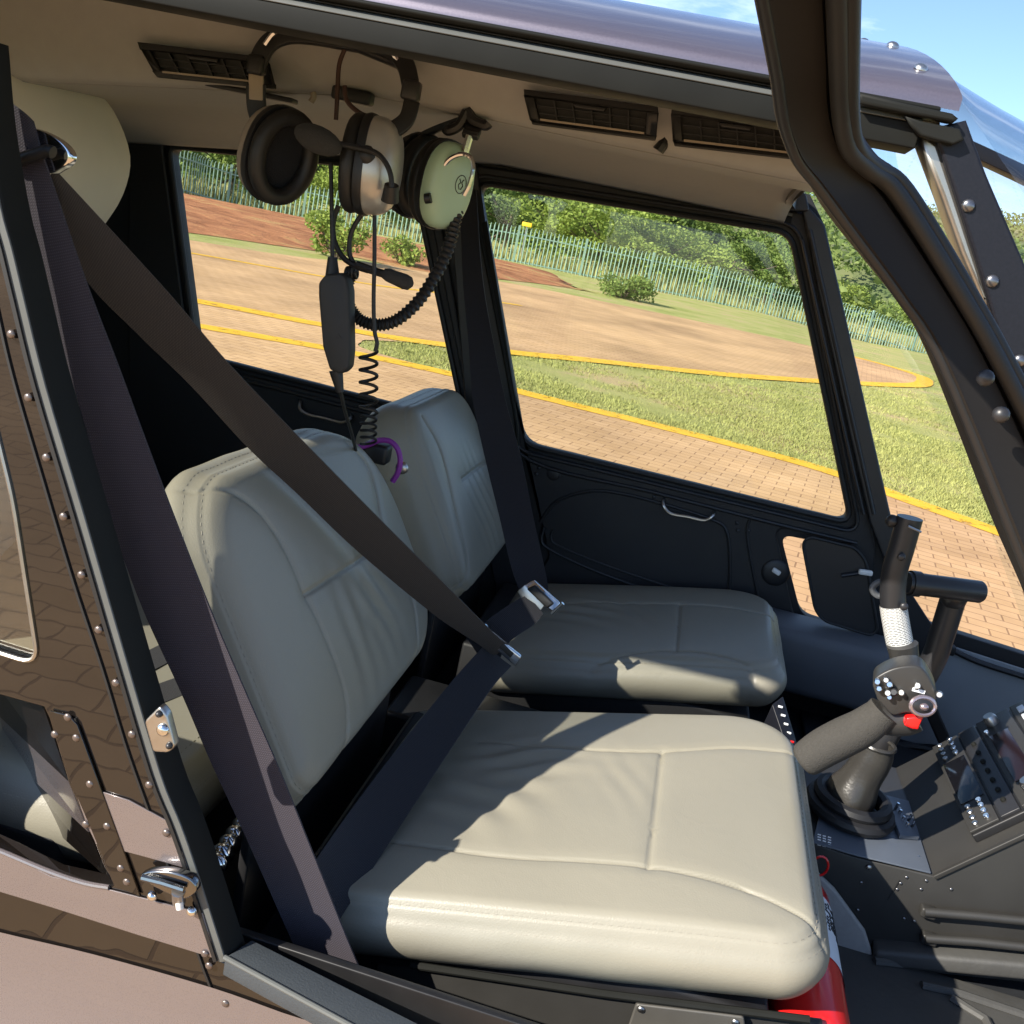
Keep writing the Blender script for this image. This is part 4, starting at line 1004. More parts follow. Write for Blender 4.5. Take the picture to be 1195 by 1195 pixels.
# rear seat
def rear_seat():
    base = MB().box((-.92, .65, .84), (.8, 1.1, .16)).build('rear_seat', 'black_matte', H, bevel=.01)
    cushion('seat_cushion', Vector((-.86, .64, .955)), Vector((1, 0, .08)), AY, .44, .53, {(1, 1): .04, (1, -1): .06, (-1, 1): .03, (-1, -1): .03}, .08, base, [([(-.3, .0), (.40, .0)], .004, .004)], .012, .022, .01, .012, 70)
    for y in (.30, .98): cushion('seat_backrest', Vector((-1.30, y, 1.26)), AY, Vector((-.09, 0, .30)), .25, .24, {(1, 1): .12, (-1, 1): .12, (1, -1): .05, (-1, -1): .05}, .09, base, [], .03, .03, .01, .02, 50)
    for px in ([(160, 780), (215, 752)], [(175, 815), (235, 793)]):
        a, b = [PZ(x, y, .985) for x, y in px]
        d = (b-a).normalized(); s = Vector((-d.y, d.x, 0))*.020; ribbon('rear_belt', [(a-d*.12-s, a-d*.12+s), (a-s, a+s), (b-s, b+s), (b+d*.2-s, b+d*.2+s)], 'belt_navy', base)
rear_seat()
for i, (x, y) in enumerate([(60, 90)]): pass

# ---------------- seat belts
def depth_line(A, B):
    """returns f(px,py) -> Y of the point of 3D line AB seen closest to that pixel"""
    smp = [A.lerp(B, k/200) for k in range(-10, 211)]; pr = [proj(p) for p in smp]
    def f(x, y):
        k = min(range(len(pr)), key=lambda i: (pr[i][0]-x)**2+(pr[i][1]-y)**2); return smp[k].y
    return f
def belt(name, st, A, B, m, parent, curl=0, seg=6):
    f = depth_line(A, B); S = []
    for (a, b) in st:
        y = f((a[0]+b[0])/2, (a[1]+b[1])/2); S.append((PY(*a, y), PY(*b, y)))
    return ribbon(name, S, m, parent, seg=seg, curl=curl)
G = PY(60, 198, .075)
B1 = belt('shoulder_belt', [((14, 120), (40, 142)), ((21, 160), (50, 178)), ((24, 205), (60, 207)), ((58, 340), (102, 330)), ((82, 430), (140, 430)), ((106, 515), (172, 517)), ((130, 605), (204, 602)), ((168, 710), (247, 712)), ((212, 806), (287, 806)), ((248, 890), (330, 905)), ((290, 980), (368, 1000)), ((350, 1115), (425, 1140)), ((392, 1200), (485, 1260))], PY(40, 180, .062), PY(400, 1180, .090), 'belt_blue', H, .002)
B2 = belt('shoulder_belt', [((56, 206), (64, 197)), ((94, 316), (126, 264)), ((160, 388), (201, 346)), ((222, 448), (262, 418)), ((291, 523), (329, 489)), ((346, 574), (384, 545)), ((417, 642), (451, 613)), ((506, 716), (530, 692)), ((560, 752), (578, 740)), ((574, 764), (594, 752))], G, PY(585, 762, .60), 'belt_brown', H, -.002)
lap = belt('lap_belt', [((566, 752), (596, 778)), ((530, 793), (572, 806)), ((466, 872), (516, 890)), ((412, 942), (462, 972)), ((367, 1004), (402, 1062)), ((358, 1018), (394, 1076))], PY(582, 764, .60), PY(372, 1030, .125), 'belt_navy', H, .002)
# guide ring at the pillar
gd = cr([PY(x, y, .066) for x, y in ((34, 148), (52, 154), (70, 165), (80, 178), (78, 190), (66, 198), (56, 202), (48, 186), (40, 170))], 3)
GD = MB().prism(gd, (.004, .006, 0)).build('belt_guide', 'chrome', H, bevel=.0018)
MB().tube(cr([PY(x, y, .055) for x, y in ((12, 190), (30, 184), (46, 179), (56, 176), (62, 178))], 5), .0052, 10).build('guide_bar', 'black', GD, True)
# buckles
def frame_poly(name, px, Y0, Y1, m, parent, th=.004, bev=.0012):
    n = len(px); P = [PY(x, y, Y0 if i < n/2 else Y1) for i, (x, y) in enumerate(px)]
    nn = (P[1]-P[0]).cross(P[-1]-P[0]).normalized(); nn = nn if nn.y < 0 else -nn
    return MB().prism(P, nn*th).build(name, m, parent, bevel=bev)
bk = frame_poly('buckle', [(557, 736), (565, 728), (610, 764), (603, 775)], .597, .597, 'chrome', lap, .010, .002)
frame_poly('buckle_slot', [(566, 739), (571, 735), (600, 762), (596, 767)], .588, .588, 'rubber', bk, .003, .0006)
MB().tube([PY(562, 735, .592), PY(568, 730, .592)], .003, 8).build('buckle_pin', 'chrome', bk, True)
MB().tube([PY(598, 770, .59), PY(607, 766, .59)], .003, 8).build('buckle_pin', 'chrome', bk, True)
B3 = belt('shoulder_belt', [((536, 225), (556, 222)), ((541, 330), (563, 320)), ((547, 400), (576, 400)), ((552, 467), (590, 467)), ((566, 534), (608, 534)), ((582, 600), (623, 606)), ((596, 660), (638, 676)), ((606, 688), (640, 694))], PY(545, 230, 1.24), PY(622, 690, .80), 'belt_navy', H, .002)
sb = ribbon('buckle_strap', [(PY(545, 745, .66), PY(575, 790, .64)), (PY(568, 724, .66), PY(592, 752, .65)), (PY(600, 702, .70), PY(624, 728, .69)), (PY(616, 694, .72), PY(634, 716, .71))], 'belt_navy', H)
tp_ = frame_poly('buckle', [(604, 690), (613, 682), (636, 706), (628, 717), (618, 713)], .72, .715, 'steel', sb, .003)
b2 = frame_poly('buckle', [(610, 686), (625, 677), (656, 704), (648, 714), (632, 702)], .735, .72, 'chrome', sb, .008, .002)
frame_poly('buckle_cover', [(616, 687), (626, 682), (648, 704), (640, 710)], .722, .710, 'black', b2, .009, .003)
MB().tube([PY(644, 716, .71), PY(657, 704, .71)], .003, 8).build('buckle_pin', 'chrome', b2, True)

# ---------------- centre console
con = [(930, 979), (945, 983), (997, 1000), (1090, 1023), (1195, 974), (1330, 912), (1420, 900), (1420, 1160), (1195, 1122), (1020, 1106), (925, 1092)]
CY0, CY1 = .50, .80
cp = [PY(x, y, CY0) for x, y in con]
CON = MB().prism(cp, (0, CY1-CY0, 0)).build('console', 'console_grey', H, bevel=.002)
pz = PY(1000, 1000, CY0).z+.0045
def onC(px, py): return PZ(px, py, pz)
MB().prism([onC(x, y) for x, y in ((948, 984), (998, 999), (1086, 1020), (1060, 936), (1014, 924), (965, 915))], (0, 0, .0022)).build('console_plate', 'console_blue', CON, bevel=.0006)
for x, y in ((1018, 980), (1072, 1001), (1050, 944), (1020, 1008)):
    MB().ball(onC(x, y) if y < 1005 else PY(1014, 1012, CY0-.001), (.004, .004, .0025), None if y < 1005 else frame_axes((0, -1, 0)), 10, 5, True).build('screw', 'steel', CON, True)
rivets(CON, [(1058, 1024), (1051, 1031), (1047, 1038), (1075, 1038), (1081, 1028), (1110, 1038), (1055, 1072), (1067, 1075), (1005, 1030), (1001, 1062)], CY0-.0005, .0023, 'rivet_dark')
MB().sweep([PY(1036, 1050, CY0), PY(1050, 1027, CY0)], [(-.0007, -.0005), (.0007, -.0005), (.0007, .0008), (-.0007, .0008)], (0, -1, 0)).build('panel_seam', 'rubber', CON)
for q in ([(1079, 1064), (1140, 1069), (1260, 1081)], [(1080, 1095), (1140, 1099), (1260, 1112)]):
    MB().tube([PY(x, y, CY0-.012) for x, y in q], .006, 10).build('grab_rail', 'console_grey', CON, True)
    MB().box(PY(q[0][0]+4, q[0][1], CY0-.006), (.02, .014, .014)).build('rail_end', 'console_grey', CON, bevel=.003)
MB().sweep([PY(1090, 1023, CY0), PY(1195, 974, CY0), PY(1330, 912, CY0)], [(-.003, -.002), (.003, -.002), (.003, .004), (-.003, .004)], (0, -1, 0)).build('console_edge', 'console_grey', CON, bevel=.001)
# skirting and floor mat beside the console
MB().sweep([PY(1018, 1108, CY0-.006), PY(1195, 1124, CY0-.006), PY(1420, 1150, CY0-.006)], [(-.012, -.02), (.012, -.02), (.012, .02), (-.012, .02)], (0, -1, 0)).build('skirting', 'floor_vinyl', H, bevel=.006)
fz = PY(1100, 1125, CY0-.02).z-.02
MB().box((.75, .24, fz-.01), (.95, .50, .02)).build('floor_mat', 'floor_vinyl', H, bevel=.004)
for q in ([(1020, 1122), (1195, 1140), (1330, 1155)], [(1075, 1150), (1120, 1160), (1195, 1185)], [(1110, 1165), (1150, 1190), (1170, 1230)]):
    MB().tube([PZ(x, y, fz+.002) for x, y in q], .006, 8).build('mat_rib', 'floor_vinyl', H, True)
# circuit placard, toggle guard on the plate
pl = [onC(x, y)+Vector((0, 0, .003)) for x, y in ((1037, 953), (1049, 951), (1063, 975), (1071, 983), (1048, 981))]
TG = MB().prism(pl, (0, 0, .006)).build('toggle_guard', 'console_blue', CON, bevel=.001)
for x, y in ((1043, 948), (1046, 956), (1050, 964), (1054, 971), (1062, 969), (1058, 962)):
    MB().tube([onC(x, y)+Vector((0, 0, .002)), onC(x, y)+Vector((.002, 0, .016))], .0022, 8).build('toggle', 'chrome', TG, True)
for k in range(3):
    for j in range(5):
        MB().box(PY(956+k*6, 974+j*3+k*1.6, CY0-.0012), (.0042, .0006, .0014)).build('placard_mark', 'label_white', CON)
def radio_stack():
    A = cp[3]; B = cp[5]; u = (B-A).normalized(); nrm = Vector((-u.z, 0, u.x))
    def Q(s, t, h=0): p = A+u*s+nrm*h; p.y = t; return p
    def inv(px, py):   # photo point on the slope -> (s,t)
        d = ray(px, py); O = A+nrm*.016; p = CAM+d*((O-CAM).dot(nrm)/d.dot(nrm)); return (p-A).dot(u), p.y
    def slab(name, s0, s1, t0, t1, h0, h1, m, par, bev=.001):
        return MB().prism([Q(s0, t0, h0), Q(s1, t0, h0), Q(s1, t1, h0), Q(s0, t1, h0)], nrm*(h1-h0)).build(name, m, par, bevel=bev)
    s0, _ = inv(1120, 945); tn = .53; tf = .775
    b = slab('radio_rack', s0, s0+.34, tn-.004, tf+.004, 0, .012, 'black', CON, .002)
    def knob(s, t, r, h, m='chrome'):
        p = Q(s, t, .016); MB().tube([p, p+nrm*h*.7, p+nrm*h], [r, r, r*.75], 12).build('knob', m, b, True)
    W_ = .040
    # switch strip with round ends
    slab('switch_panel', s0, s0+W_, tn, tf, .012, .016, 'console_grey', b)
    for t in (tn+.010, tn+.024, tn+.038, tn+.052, tf-.052, tf-.038, tf-.024, tf-.010):
        knob(s0+.011, t, .0042, .004, 'steel'); knob(s0+.028, t+.003, .0045, .0045, 'chrome')
    slab('display', s0+.004, s0+W_-.003, tn+.065, tf-.065, .016, .0175, 'screen_black', b, .0005)
    s1 = s0+W_+.003
    slab('radio_display', s1, s1+.026, tn, tf, .012, .017, 'knob_dark', b)
    for k in range(7): knob(s1+.013, tn+.03+k*.027, .0036, .005, 'channel')
    s2 = s1+.029
    R1 = slab('radio', s2, s2+.050, tn, tf, .012, .018, 'console_grey', b)
    slab('display', s2+.008, s2+.036, tn+.055, tf-.055, .018, .0193, 'screen', b, .0004)
    knob(s2+.022, tn+.024, .011, .018, 'steel'); knob(s2+.022, tf-.022, .010, .016, 'steel'); knob(s2+.042, tn+.05, .004, .008); knob(s2+.008, tf-.045, .004, .008)
    s3 = s2+.053
    slab('radio', s3, s3+.055, tn, tf, .012, .018, 'grip_plastic', b)
    for k in range(9):
        for j in range(2):
            p = Q(s3+.013+.022*j, tn+.02+k*.025, .018); MB().box(p+nrm*.002, (.010, .013, .005), Matrix((u, (0, 1, 0), nrm)).transposed()).build('push_button', 'label_white' if (k+j) % 3 else 'steel', b, bevel=.001)
    p = Q(s3+.043, tn+.155, .018); MB().ball(p, (.011, .011, .007), Matrix((u, (0, 1, 0), nrm)).transposed(), 14, 6, True).build('push_button', 'red', b, True)
    s4 = s3+.058
    slab('radio', s4, s4+.05, tn, tf, .012, .019, 'console_grey', b); 
    for k in range(6): knob(s4+.02, tn+.03+k*.037, .006, .010, 'chrome')
radio_stack()
# small switch box between the seats
sp = [PY(901, 822, .72), PY(914, 812, .74), PY(934, 880, .70), PY(928, 900, .66)]
SB = MB().prism(sp, (0, .03, -.05)).build('switch_box', 'navy_paint', H, bevel=.002)
for k in range(6):
    p = sp[0].lerp(sp[3], .12+.14*k).lerp(sp[1].lerp(sp[2], .12+.14*k), .5)+Vector((0, -.002, .002)); MB().box(p, (.007, .003, .003)).build('switch', 'label_white' if k != 4 else 'red', SB, bevel=.0008)
# carpeted upright panel and pedal
plate('carpet_panel', [(944, 1010), (975, 1040), (1010, 1088), (1017, 1110), (1040, 1260), (900, 1260), (900, 1010)], .484, .010, 'carpet_grey', H, bevel=.003)
MB().tube(cr([PZ(x, y, .90) for x, y in ((1018, 916), (1036, 919), (1058, 931), (1075, 932))], 4), .010, 8).build('pedal', 'carpet_grey', H, True)

# ---------------- cyclic stick
def stick():
    base = cr([PY(x, y, .63) for x, y in ((995, 935), (1040, 850), (1085, 778), (1100, 738), (1112, 700), (1116, 690))], 5)
    S = MB().tube(base, [.0165]*len(base), 16).build('cyclic_stick', 'tube_black', H, True)
    a, b = PY(1058, 680, .57), PY(1146, 691, .60)
    MB().tube([a, a.lerp(b, .05), a.lerp(b, .97), b], [.0135, .0145, .0145, .0125], 18).build('pivot_tube', 'tube_black', S, True)
    c = a.lerp(b, .04); MB().tube([c, a.lerp(b, .16)], .0165, 18).build('collar', 'tube_black', S, True)
    MB().ball(PY(1113, 696, .625), (.018, .018, .018), None, 14, 10).build('pivot_joint', 'tube_black', S, True)
    t = cr([PY(x, y, .50) for x, y in ((1062, 604), (1052, 640), (1044, 668), (1042, 700), (1047, 735), (1055, 775), (1058, 800))], 6)
    T = MB().tube(t, [.0150]*len(t), 18).build('grip_tube', 'tube_black', S, True)
    for x, y in ((1052, 650), (1055, 708)): MB().ball(PY(x, y, .482), (.005, .005, .003), frame_axes((0, -1, 0)), 10, 5, True).build('screw', 'knob_dark', S, True)
    # placard wrapped round the tube
    L0 = [p for p in t if 704 < proj(p)[1] < 756]; vs = []; fs = []; uv = []; n = 20
    for i, p in enumerate(L0):
        tt = (L0[min(i+1, len(L0)-1)]-L0[max(0, i-1)]).normalized(); A_ = tt.cross(Vector((0, -1, 0))).normalized(); B_ = tt.cross(A_)
        for k in range(n+1): q = -pi*.75+1.5*pi*k/n; vs.append(p+(A_*sin(q)+Vector((0, -1, 0))*cos(q))*.0159); uv.append((k/n*1.3, i/len(L0)*1.2))
    for i in range(len(L0)-1):
        for k in range(n): fs.append((i*(n+1)+k, i*(n+1)+k+1, (i+1)*(n+1)+k+1, (i+1)*(n+1)+k))
    me = bpy.data.meshes.new('placard'); me.from_pydata([tuple(v) for v in vs], [], fs); ul = me.uv_layers.new(name='UVMap')
    for lp_ in me.loops: ul.data[lp_.index].uv = uv[lp_.vertex_index]
    link('placard', me, 'printed_label', S, True)
    cl = cr([PY(x, y, .49) for x, y in ((1053, 752), (1057, 775), (1061, 790))], 3); MB().tube(cl, [.0185, .0175, .017, .0168, .017, .018, .019], 16).build('collar', 'grip_plastic', S, True)
    # bent wire clip near the top and side hook
    MB().tube(cr([PY(x, y, .50) for x, y in ((1056, 609), (1046, 608), (1040, 606), (1038, 612))], 4), .0045, 8).build('clip', 'black', S, True)
    MB().ball(PY(1041, 608, .50), .008, None, 10, 8).build('clip', 'black', S, True)
    MB().tube([PY(1060, 614, .48), PY(1075, 621, .48)], .0015, 6).build('pin', 'steel', S, True)
    MB().tube(cr([PY(x, y, .52) for x, y in ((1036, 678), (1024, 680), (1018, 687), (1024, 695), (1036, 694))], 4), .004, 8).build('wire_hook', 'panel_grey', S, True)
    # foam covered grip
    f = cr([PY(x, y, .42) for x, y in ((936, 889), (945, 883), (962, 872), (985, 860), (1005, 850), (1022, 838), (1032, 829))], 5); n = len(f)
    rs = [.0195+.0038*sin(pi*min(1, i/n*1.15)) for i in range(n)]; rs[0] = .0165; rs[1] = .0188
    MB().tube(f, rs, 24).build('foam_grip', 'foam', S, True)
    fe = f[0]; 
    # grip head
    hd = MB(); hp = cr([(x, y, 0) for x, y in ((1018, 799), (1023, 790), (1043, 780), (1066, 777), (1078, 782), (1089, 799), (1093, 813), (1090, 827), (1076, 834), (1058, 832), (1042, 835), (1032, 826), (1024, 817))], 4)
    front = [PY(v.x, v.y, .405) for v in hp]; hd.prism(front, (.006, .040, .000)); HD = hd.build('grip_head', 'grip_plastic', S, bevel=.009)
    for x, y, r, m_ in ((1024, 795, .0038, 'chrome'), (1034, 793, .0035, 'steel'), (1038, 798, .004, 'chrome'), (1026, 803, .0036, 'chrome'), (1036, 808, .004, 'steel'), (1043, 807, .0045, 'knob_dark'), (1038, 813, .0032, 'chrome'), (1052, 808, .003, 'white_plastic'), (1071, 800, .003, 'white_plastic'), (1096, 810, .004, 'steel')):
        p = PY(x, y, .402); MB().tube([p, p+Vector((-.001, -.005, .001)), p+Vector((-.0015, -.0065, .0015))], [r, r, r*.7], 12).build('button', m_, HD, True)
    MB().box(PY(1072, 806, .4045), (.014, .002, .004)).build('head_mark', 'label_white', HD); MB().box(PY(1070, 801, .4045), (.004, .002, .008)).build('head_mark', 'label_white', HD)
    c = PY(1077, 824, .397); M_ = frame_axes((.25, -.9, .15))
    rg = MB(); n = 24
    rg.tube([c+M_ @ Vector((.0145*cos(2*pi*k/n), .0105*sin(2*pi*k/n), 0)) for k in range(n+1)], .0026, 8, False); rg.build('trim_switch_ring', 'ring_metal', HD, True)
    MB().ball(c, (.014, .0095, .003), M_, 18, 6).build('trim_switch', 'knob_dark', HD, True)
    MB().ball(c+M_ @ Vector((0, 0, .003)), (.0055, .0045, .004), M_, 12, 6).build('trim_button', 'ring_metal', HD, True)
    tg = [PY(x, y, .40) for x, y in ((1058, 838), (1079, 835), (1074, 846), (1072, 852), (1064, 851), (1055, 847))]
    MB().prism(tg, (0, .014, 0)).build('trigger', 'red', HD, bevel=.002)
    nk = cr([PY(x, y, .43) for x, y in ((1024, 834), (1040, 838), (1056, 838), (1066, 834))], 3); MB().tube(nk, [.021]*len(nk), 14).build('grip_neck', 'grip_plastic', HD, True)
    # leather boot at the foot
    bt = cr([PY(x, y, .60) for x, y in ((1024, 868), (1018, 885), (1006, 905), (994, 925), (984, 945), (976, 962))], 4); n = len(bt)
    vs = []; fs = []; K = 28
    for i, p in enumerate(bt):
        fr = i/(n-1); r = .023+.016*fr**1.2+.004*sin(fr*13)*fr
        t_ = (bt[min(i+1, n-1)]-bt[max(0, i-1)]).normalized(); A_ = t_.cross(Vector((0, 1, 0))).normalized(); B_ = t_.cross(A_)
        for k in range(K):
            q = 2*pi*k/K; rr = r*(1+.09*fr*sin(3*q+fr*4)+.05*fr*sin(7*q-fr*6)); vs.append(p+(A_*cos(q)+B_*sin(q))*rr)
    for i in range(n-1):
        for k in range(K): fs.append((i*K+k, i*K+(k+1) % K, (i+1)*K+(k+1) % K, (i+1)*K+k))
    BT = MB().add(vs, fs).build('boot', 'boot_leather', S, True, angle=80)
    MB().tube([bt[0]+Vector((.0235*cos(q*pi/8), .0235*sin(q*pi/8), 0)) for q in range(17)], .003, 6, False).build('boot_seam', 'boot_leather', S, True)
    c = Vector((bt[-1].x+.01, .60, pz+.012)); 
    for k, (r, h) in enumerate(((.062, 0), (.053, .014))):
        MB().tube([c+Vector((r*cos(q*pi/12)*.85, r*sin(q*pi/12)*.95, h)) for q in range(25)], .009, 8, False).build('boot_fold', 'black_matte', S, True)
    for px in ([(992, 962), (1004, 967), (1010, 966)],): MB().tube([onC(x, y)+Vector((0, 0, .006)) for x, y in px], .004, 8).build('boot_toggle', 'black', S, True)
stick()

# ---------------- open right door: window frame bar near the camera
def door_bar():
    Lp = [(1262, 900), (1225, 740), (1180, 618), (1101, 423), (1052, 345), (988, 260), (955, 215), (933, 187), (921, 160), (912, 130), (905, 80), (890, 0), (880, -50), (872, -90)]
    Rp = [(1400, 900), (1330, 720), (1262, 560), (1195, 433), (1144, 340), (1069, 216), (1034, 190), (1014, 172), (1006, 150), (1004, 120), (1004, 80), (1006, 0), (1008, -50), (1010, -90)]
    Yp = [-.05, -.06, -.07, -.085, -.095, -.11, -.125, -.14, -.155, -.175, -.21, -.255, -.28, -.30]
    Lw = cr([PY(x, y, Y) for (x, y), Y in zip(Lp, Yp)], 6); Rw = cr([PY(x, y, Y+.01) for (x, y), Y in zip(Rp, Yp)], 6); n = len(Lw)
    # cross profile: fraction across, depth (m) away from the viewer
    prof = [(0, .016), (.0, .008), (.02, .0015), (.06, -.001), (.12, .0005), (.40, .0035), (.60, .006), (.655, .010), (.665, .016), (.70, .016), (.71, .004), (.74, .001), (.80, .0005), (.83, .004), (.84, .012), (.87, .012), (.88, .006), (.91, .003), (.97, .003), (1, .008), (1.0, .020), (.85, .034), (.4, .036), (.05, .03)]
    vs = []; fs = []; K = len(prof)
    for i in range(n):
        t = (Lw[min(i+1, n-1)]-Lw[max(i-1, 0)]).normalized(); w = Rw[i]-Lw[i]; N_ = t.cross(w).normalized()
        if N_.dot(FWD) < 0: N_ = -N_
        vs += [Lw[i]+w*f+N_*d*1.0 for f, d in prof]
    mats = MB(); inner = MB(); 
    def faces(k0, k1): return [(i*K+k, i*K+(k+1) % K, (i+1)*K+(k+1) % K, (i+1)*K+k) for i in range(n-1) for k in range(k0, k1)]
    mats.add(vs, faces(0, K)+[tuple(range(K)), tuple(range((n-1)*K, n*K))])
    o = mats.build('right_door_frame', 'bar_inner', H, True, angle=25)
    o.data.materials.append(MATS['black']); o.data.materials.append(MATS['rubber'])
    for p in o.data.polygons:
        pass
    sl_ = MB().tube([Lw[i].lerp(Rw[i], .775)+FWD*.003 for i in range(n)], .0052, 10); sl_.build('door_seal', 'rubber', o, True)
    sl_ = MB().tube([Lw[i].lerp(Rw[i], .94)+FWD*.006 for i in range(n)], .0042, 10); sl_.build('door_seal', 'rubber', o, True)
    sl_ = MB().tube([Lw[i].lerp(Rw[i], .03)+FWD*.004 for i in range(n)], .0035, 10); sl_.build('door_edge', 'black', o, True)
    for x, y in ((1150, 441), (1168, 484)):
        MB().ball(PY(x, y, -.098 if y < 460 else -.094), (.0052, .0052, .0045), frame_axes((-.2, -1, .1)), 14, 7, True).build('rivet', 'knob_dark', o, True)
    # the rest of the door, out of sight above the viewer: top rail running outwards
    return o
door_bar()


# ================================================================== loose things
def extinguisher():
    xc, zc, y0 = .281, .892, .165; root = empty('fire_extinguisher', (xc, y0, zc-.042))
    prof = [(.0, .0), (.030, .001), (.039, .006), (.042, .016), (.042, .255), (.038, .275), (.026, .288), (.015, .293), (.015, .31)]
    def lathe(pr, r_add=0, q0=0, q1=2*pi):
        vs = []; fs = []; K = 40
        for r, h in pr:
            for k in range(K+1): q = q0+(q1-q0)*k/K; vs.append((xc+(r+r_add)*cos(q), y0+h, zc+(r+r_add)*sin(q)))
        for i in range(len(pr)-1):
            for k in range(K): fs.append((i*(K+1)+k, i*(K+1)+k+1, (i+1)*(K+1)+k+1, (i+1)*(K+1)+k))
        return MB().add(vs, fs)
    lathe(prof).build('cylinder', 'red', root, True)
    lo = lathe([(.042, .115), (.042, .235)], .0006, -.15, pi*1.1).build('paper_label', 'label_white', root, True)
    lathe([(.042, .108), (.042, .165)], .0012, -pi*.35, pi*.10).build('strap', 'black', root, True)
    tx = MB(); rng = random.Random(3)
    for i in range(10):
        for j in range(7):
            if rng.random() < .3: continue
            q = .30+j*.13; h = .172+i*.006
            tx.box((xc+.0429*cos(q), y0+h, zc+.0429*sin(q)), (.0012, .0028, rng.uniform(.002, .0046)), Matrix.Rotation(-q, 3, 'Y'))
    tx.build('label_text', 'knob_dark', lo)
    MB().tube([(xc+.028+.010*cos(q*pi/8), y0+.312, zc+.030+.014*sin(q*pi/8)) for q in range(17)], .0016, 6, False).build('pull_ring', 'red', root, True)
    MB().box((xc, y0+.318, zc), (.03, .022, .034)).build('valve', 'black', root, bevel=.004)
    MB().tube([(xc-.02, y0+.322, zc+.02), (xc+.026, y0+.318, zc+.032)], .005, 8).build('lever', 'black', root, True)
    tag(root, 'red fire extinguisher with a white label lying across the front of the near seat', 'extinguisher')
extinguisher()

# ---------------- headsets
def ear_cup(root, c, n, up, shell_m, W_=.042, Hh=.054, deep=.036, pad=.016):
    """n: direction the ear pad faces"""
    M_ = frame_axes(n, up); K = 32
    def ringv(rx, ry, z): return [c+M_ @ Vector((rx*abs(cos(2*pi*k/K))**.85*(1 if cos(2*pi*k/K) > 0 else -1), ry*abs(sin(2*pi*k/K))**.85*(1 if sin(2*pi*k/K) > 0 else -1), z)) for k in range(K)]
    def loft(rs):
        vs = []; fs = []
        for r in rs: vs += ringv(*r)
        for i in range(len(rs)-1):
            for k in range(K): fs.append((i*K+k, i*K+(k+1) % K, (i+1)*K+(k+1) % K, (i+1)*K+k))
        return MB().add(vs, fs+[tuple(range(K)), tuple(range((len(rs)-1)*K, len(rs)*K))])
    rs = [(W_*1.0, Hh*1.0, .0)]+[(W_*(1-.92*(f**3)), Hh*(1-.92*(f**3)), -deep*sin(f*pi/2)) for f in [k/10 for k in range(1, 11)]]
    sh = loft(rs).build('ear_cup', shell_m, root, True, angle=60)
    loft([(W_*1.03, Hh*1.03, -.003), (W_*1.05, Hh*1.05, .002), (W_*1.02, Hh*1.02, .007)]).build('cup_rim', 'black', sh, True)
    pd = MB(); vs = []; fs = []; J = 12; w = pad*.72
    for k in range(K):
        q = 2*pi*k/K
        for j in range(J):
            a = 2*pi*j/J; rx, ry = W_-w*.75+w*cos(a)*.9, Hh-w*.75+w*cos(a)*.9; vs.append(c+M_ @ Vector((rx*cos(q), ry*sin(q), .007+pad*.55+pad*.62*sin(a))))
    for k in range(K):
        for j in range(J): fs.append((k*J+j, k*J+(j+1) % J, ((k+1) % K)*J+(j+1) % J, ((k+1) % K)*J+j))
    pd.add(vs, fs).build('ear_pad', 'ear_pad', sh, True)
    loft([(W_*.7, Hh*.7, .008), (W_*.7, Hh*.7, .0085)]).build('ear_lining', 'carpet_dark', sh)
    return sh, M_
def tube_px(root, name, px, Y, r, m, n=8, seg=6):
    q = []
    for i, p in enumerate(px): q.append(PY(p[0], p[1], p[2] if len(p) > 2 else Y))
    return MB().tube(cr(q, seg), r, n).build(name, m, root, True)
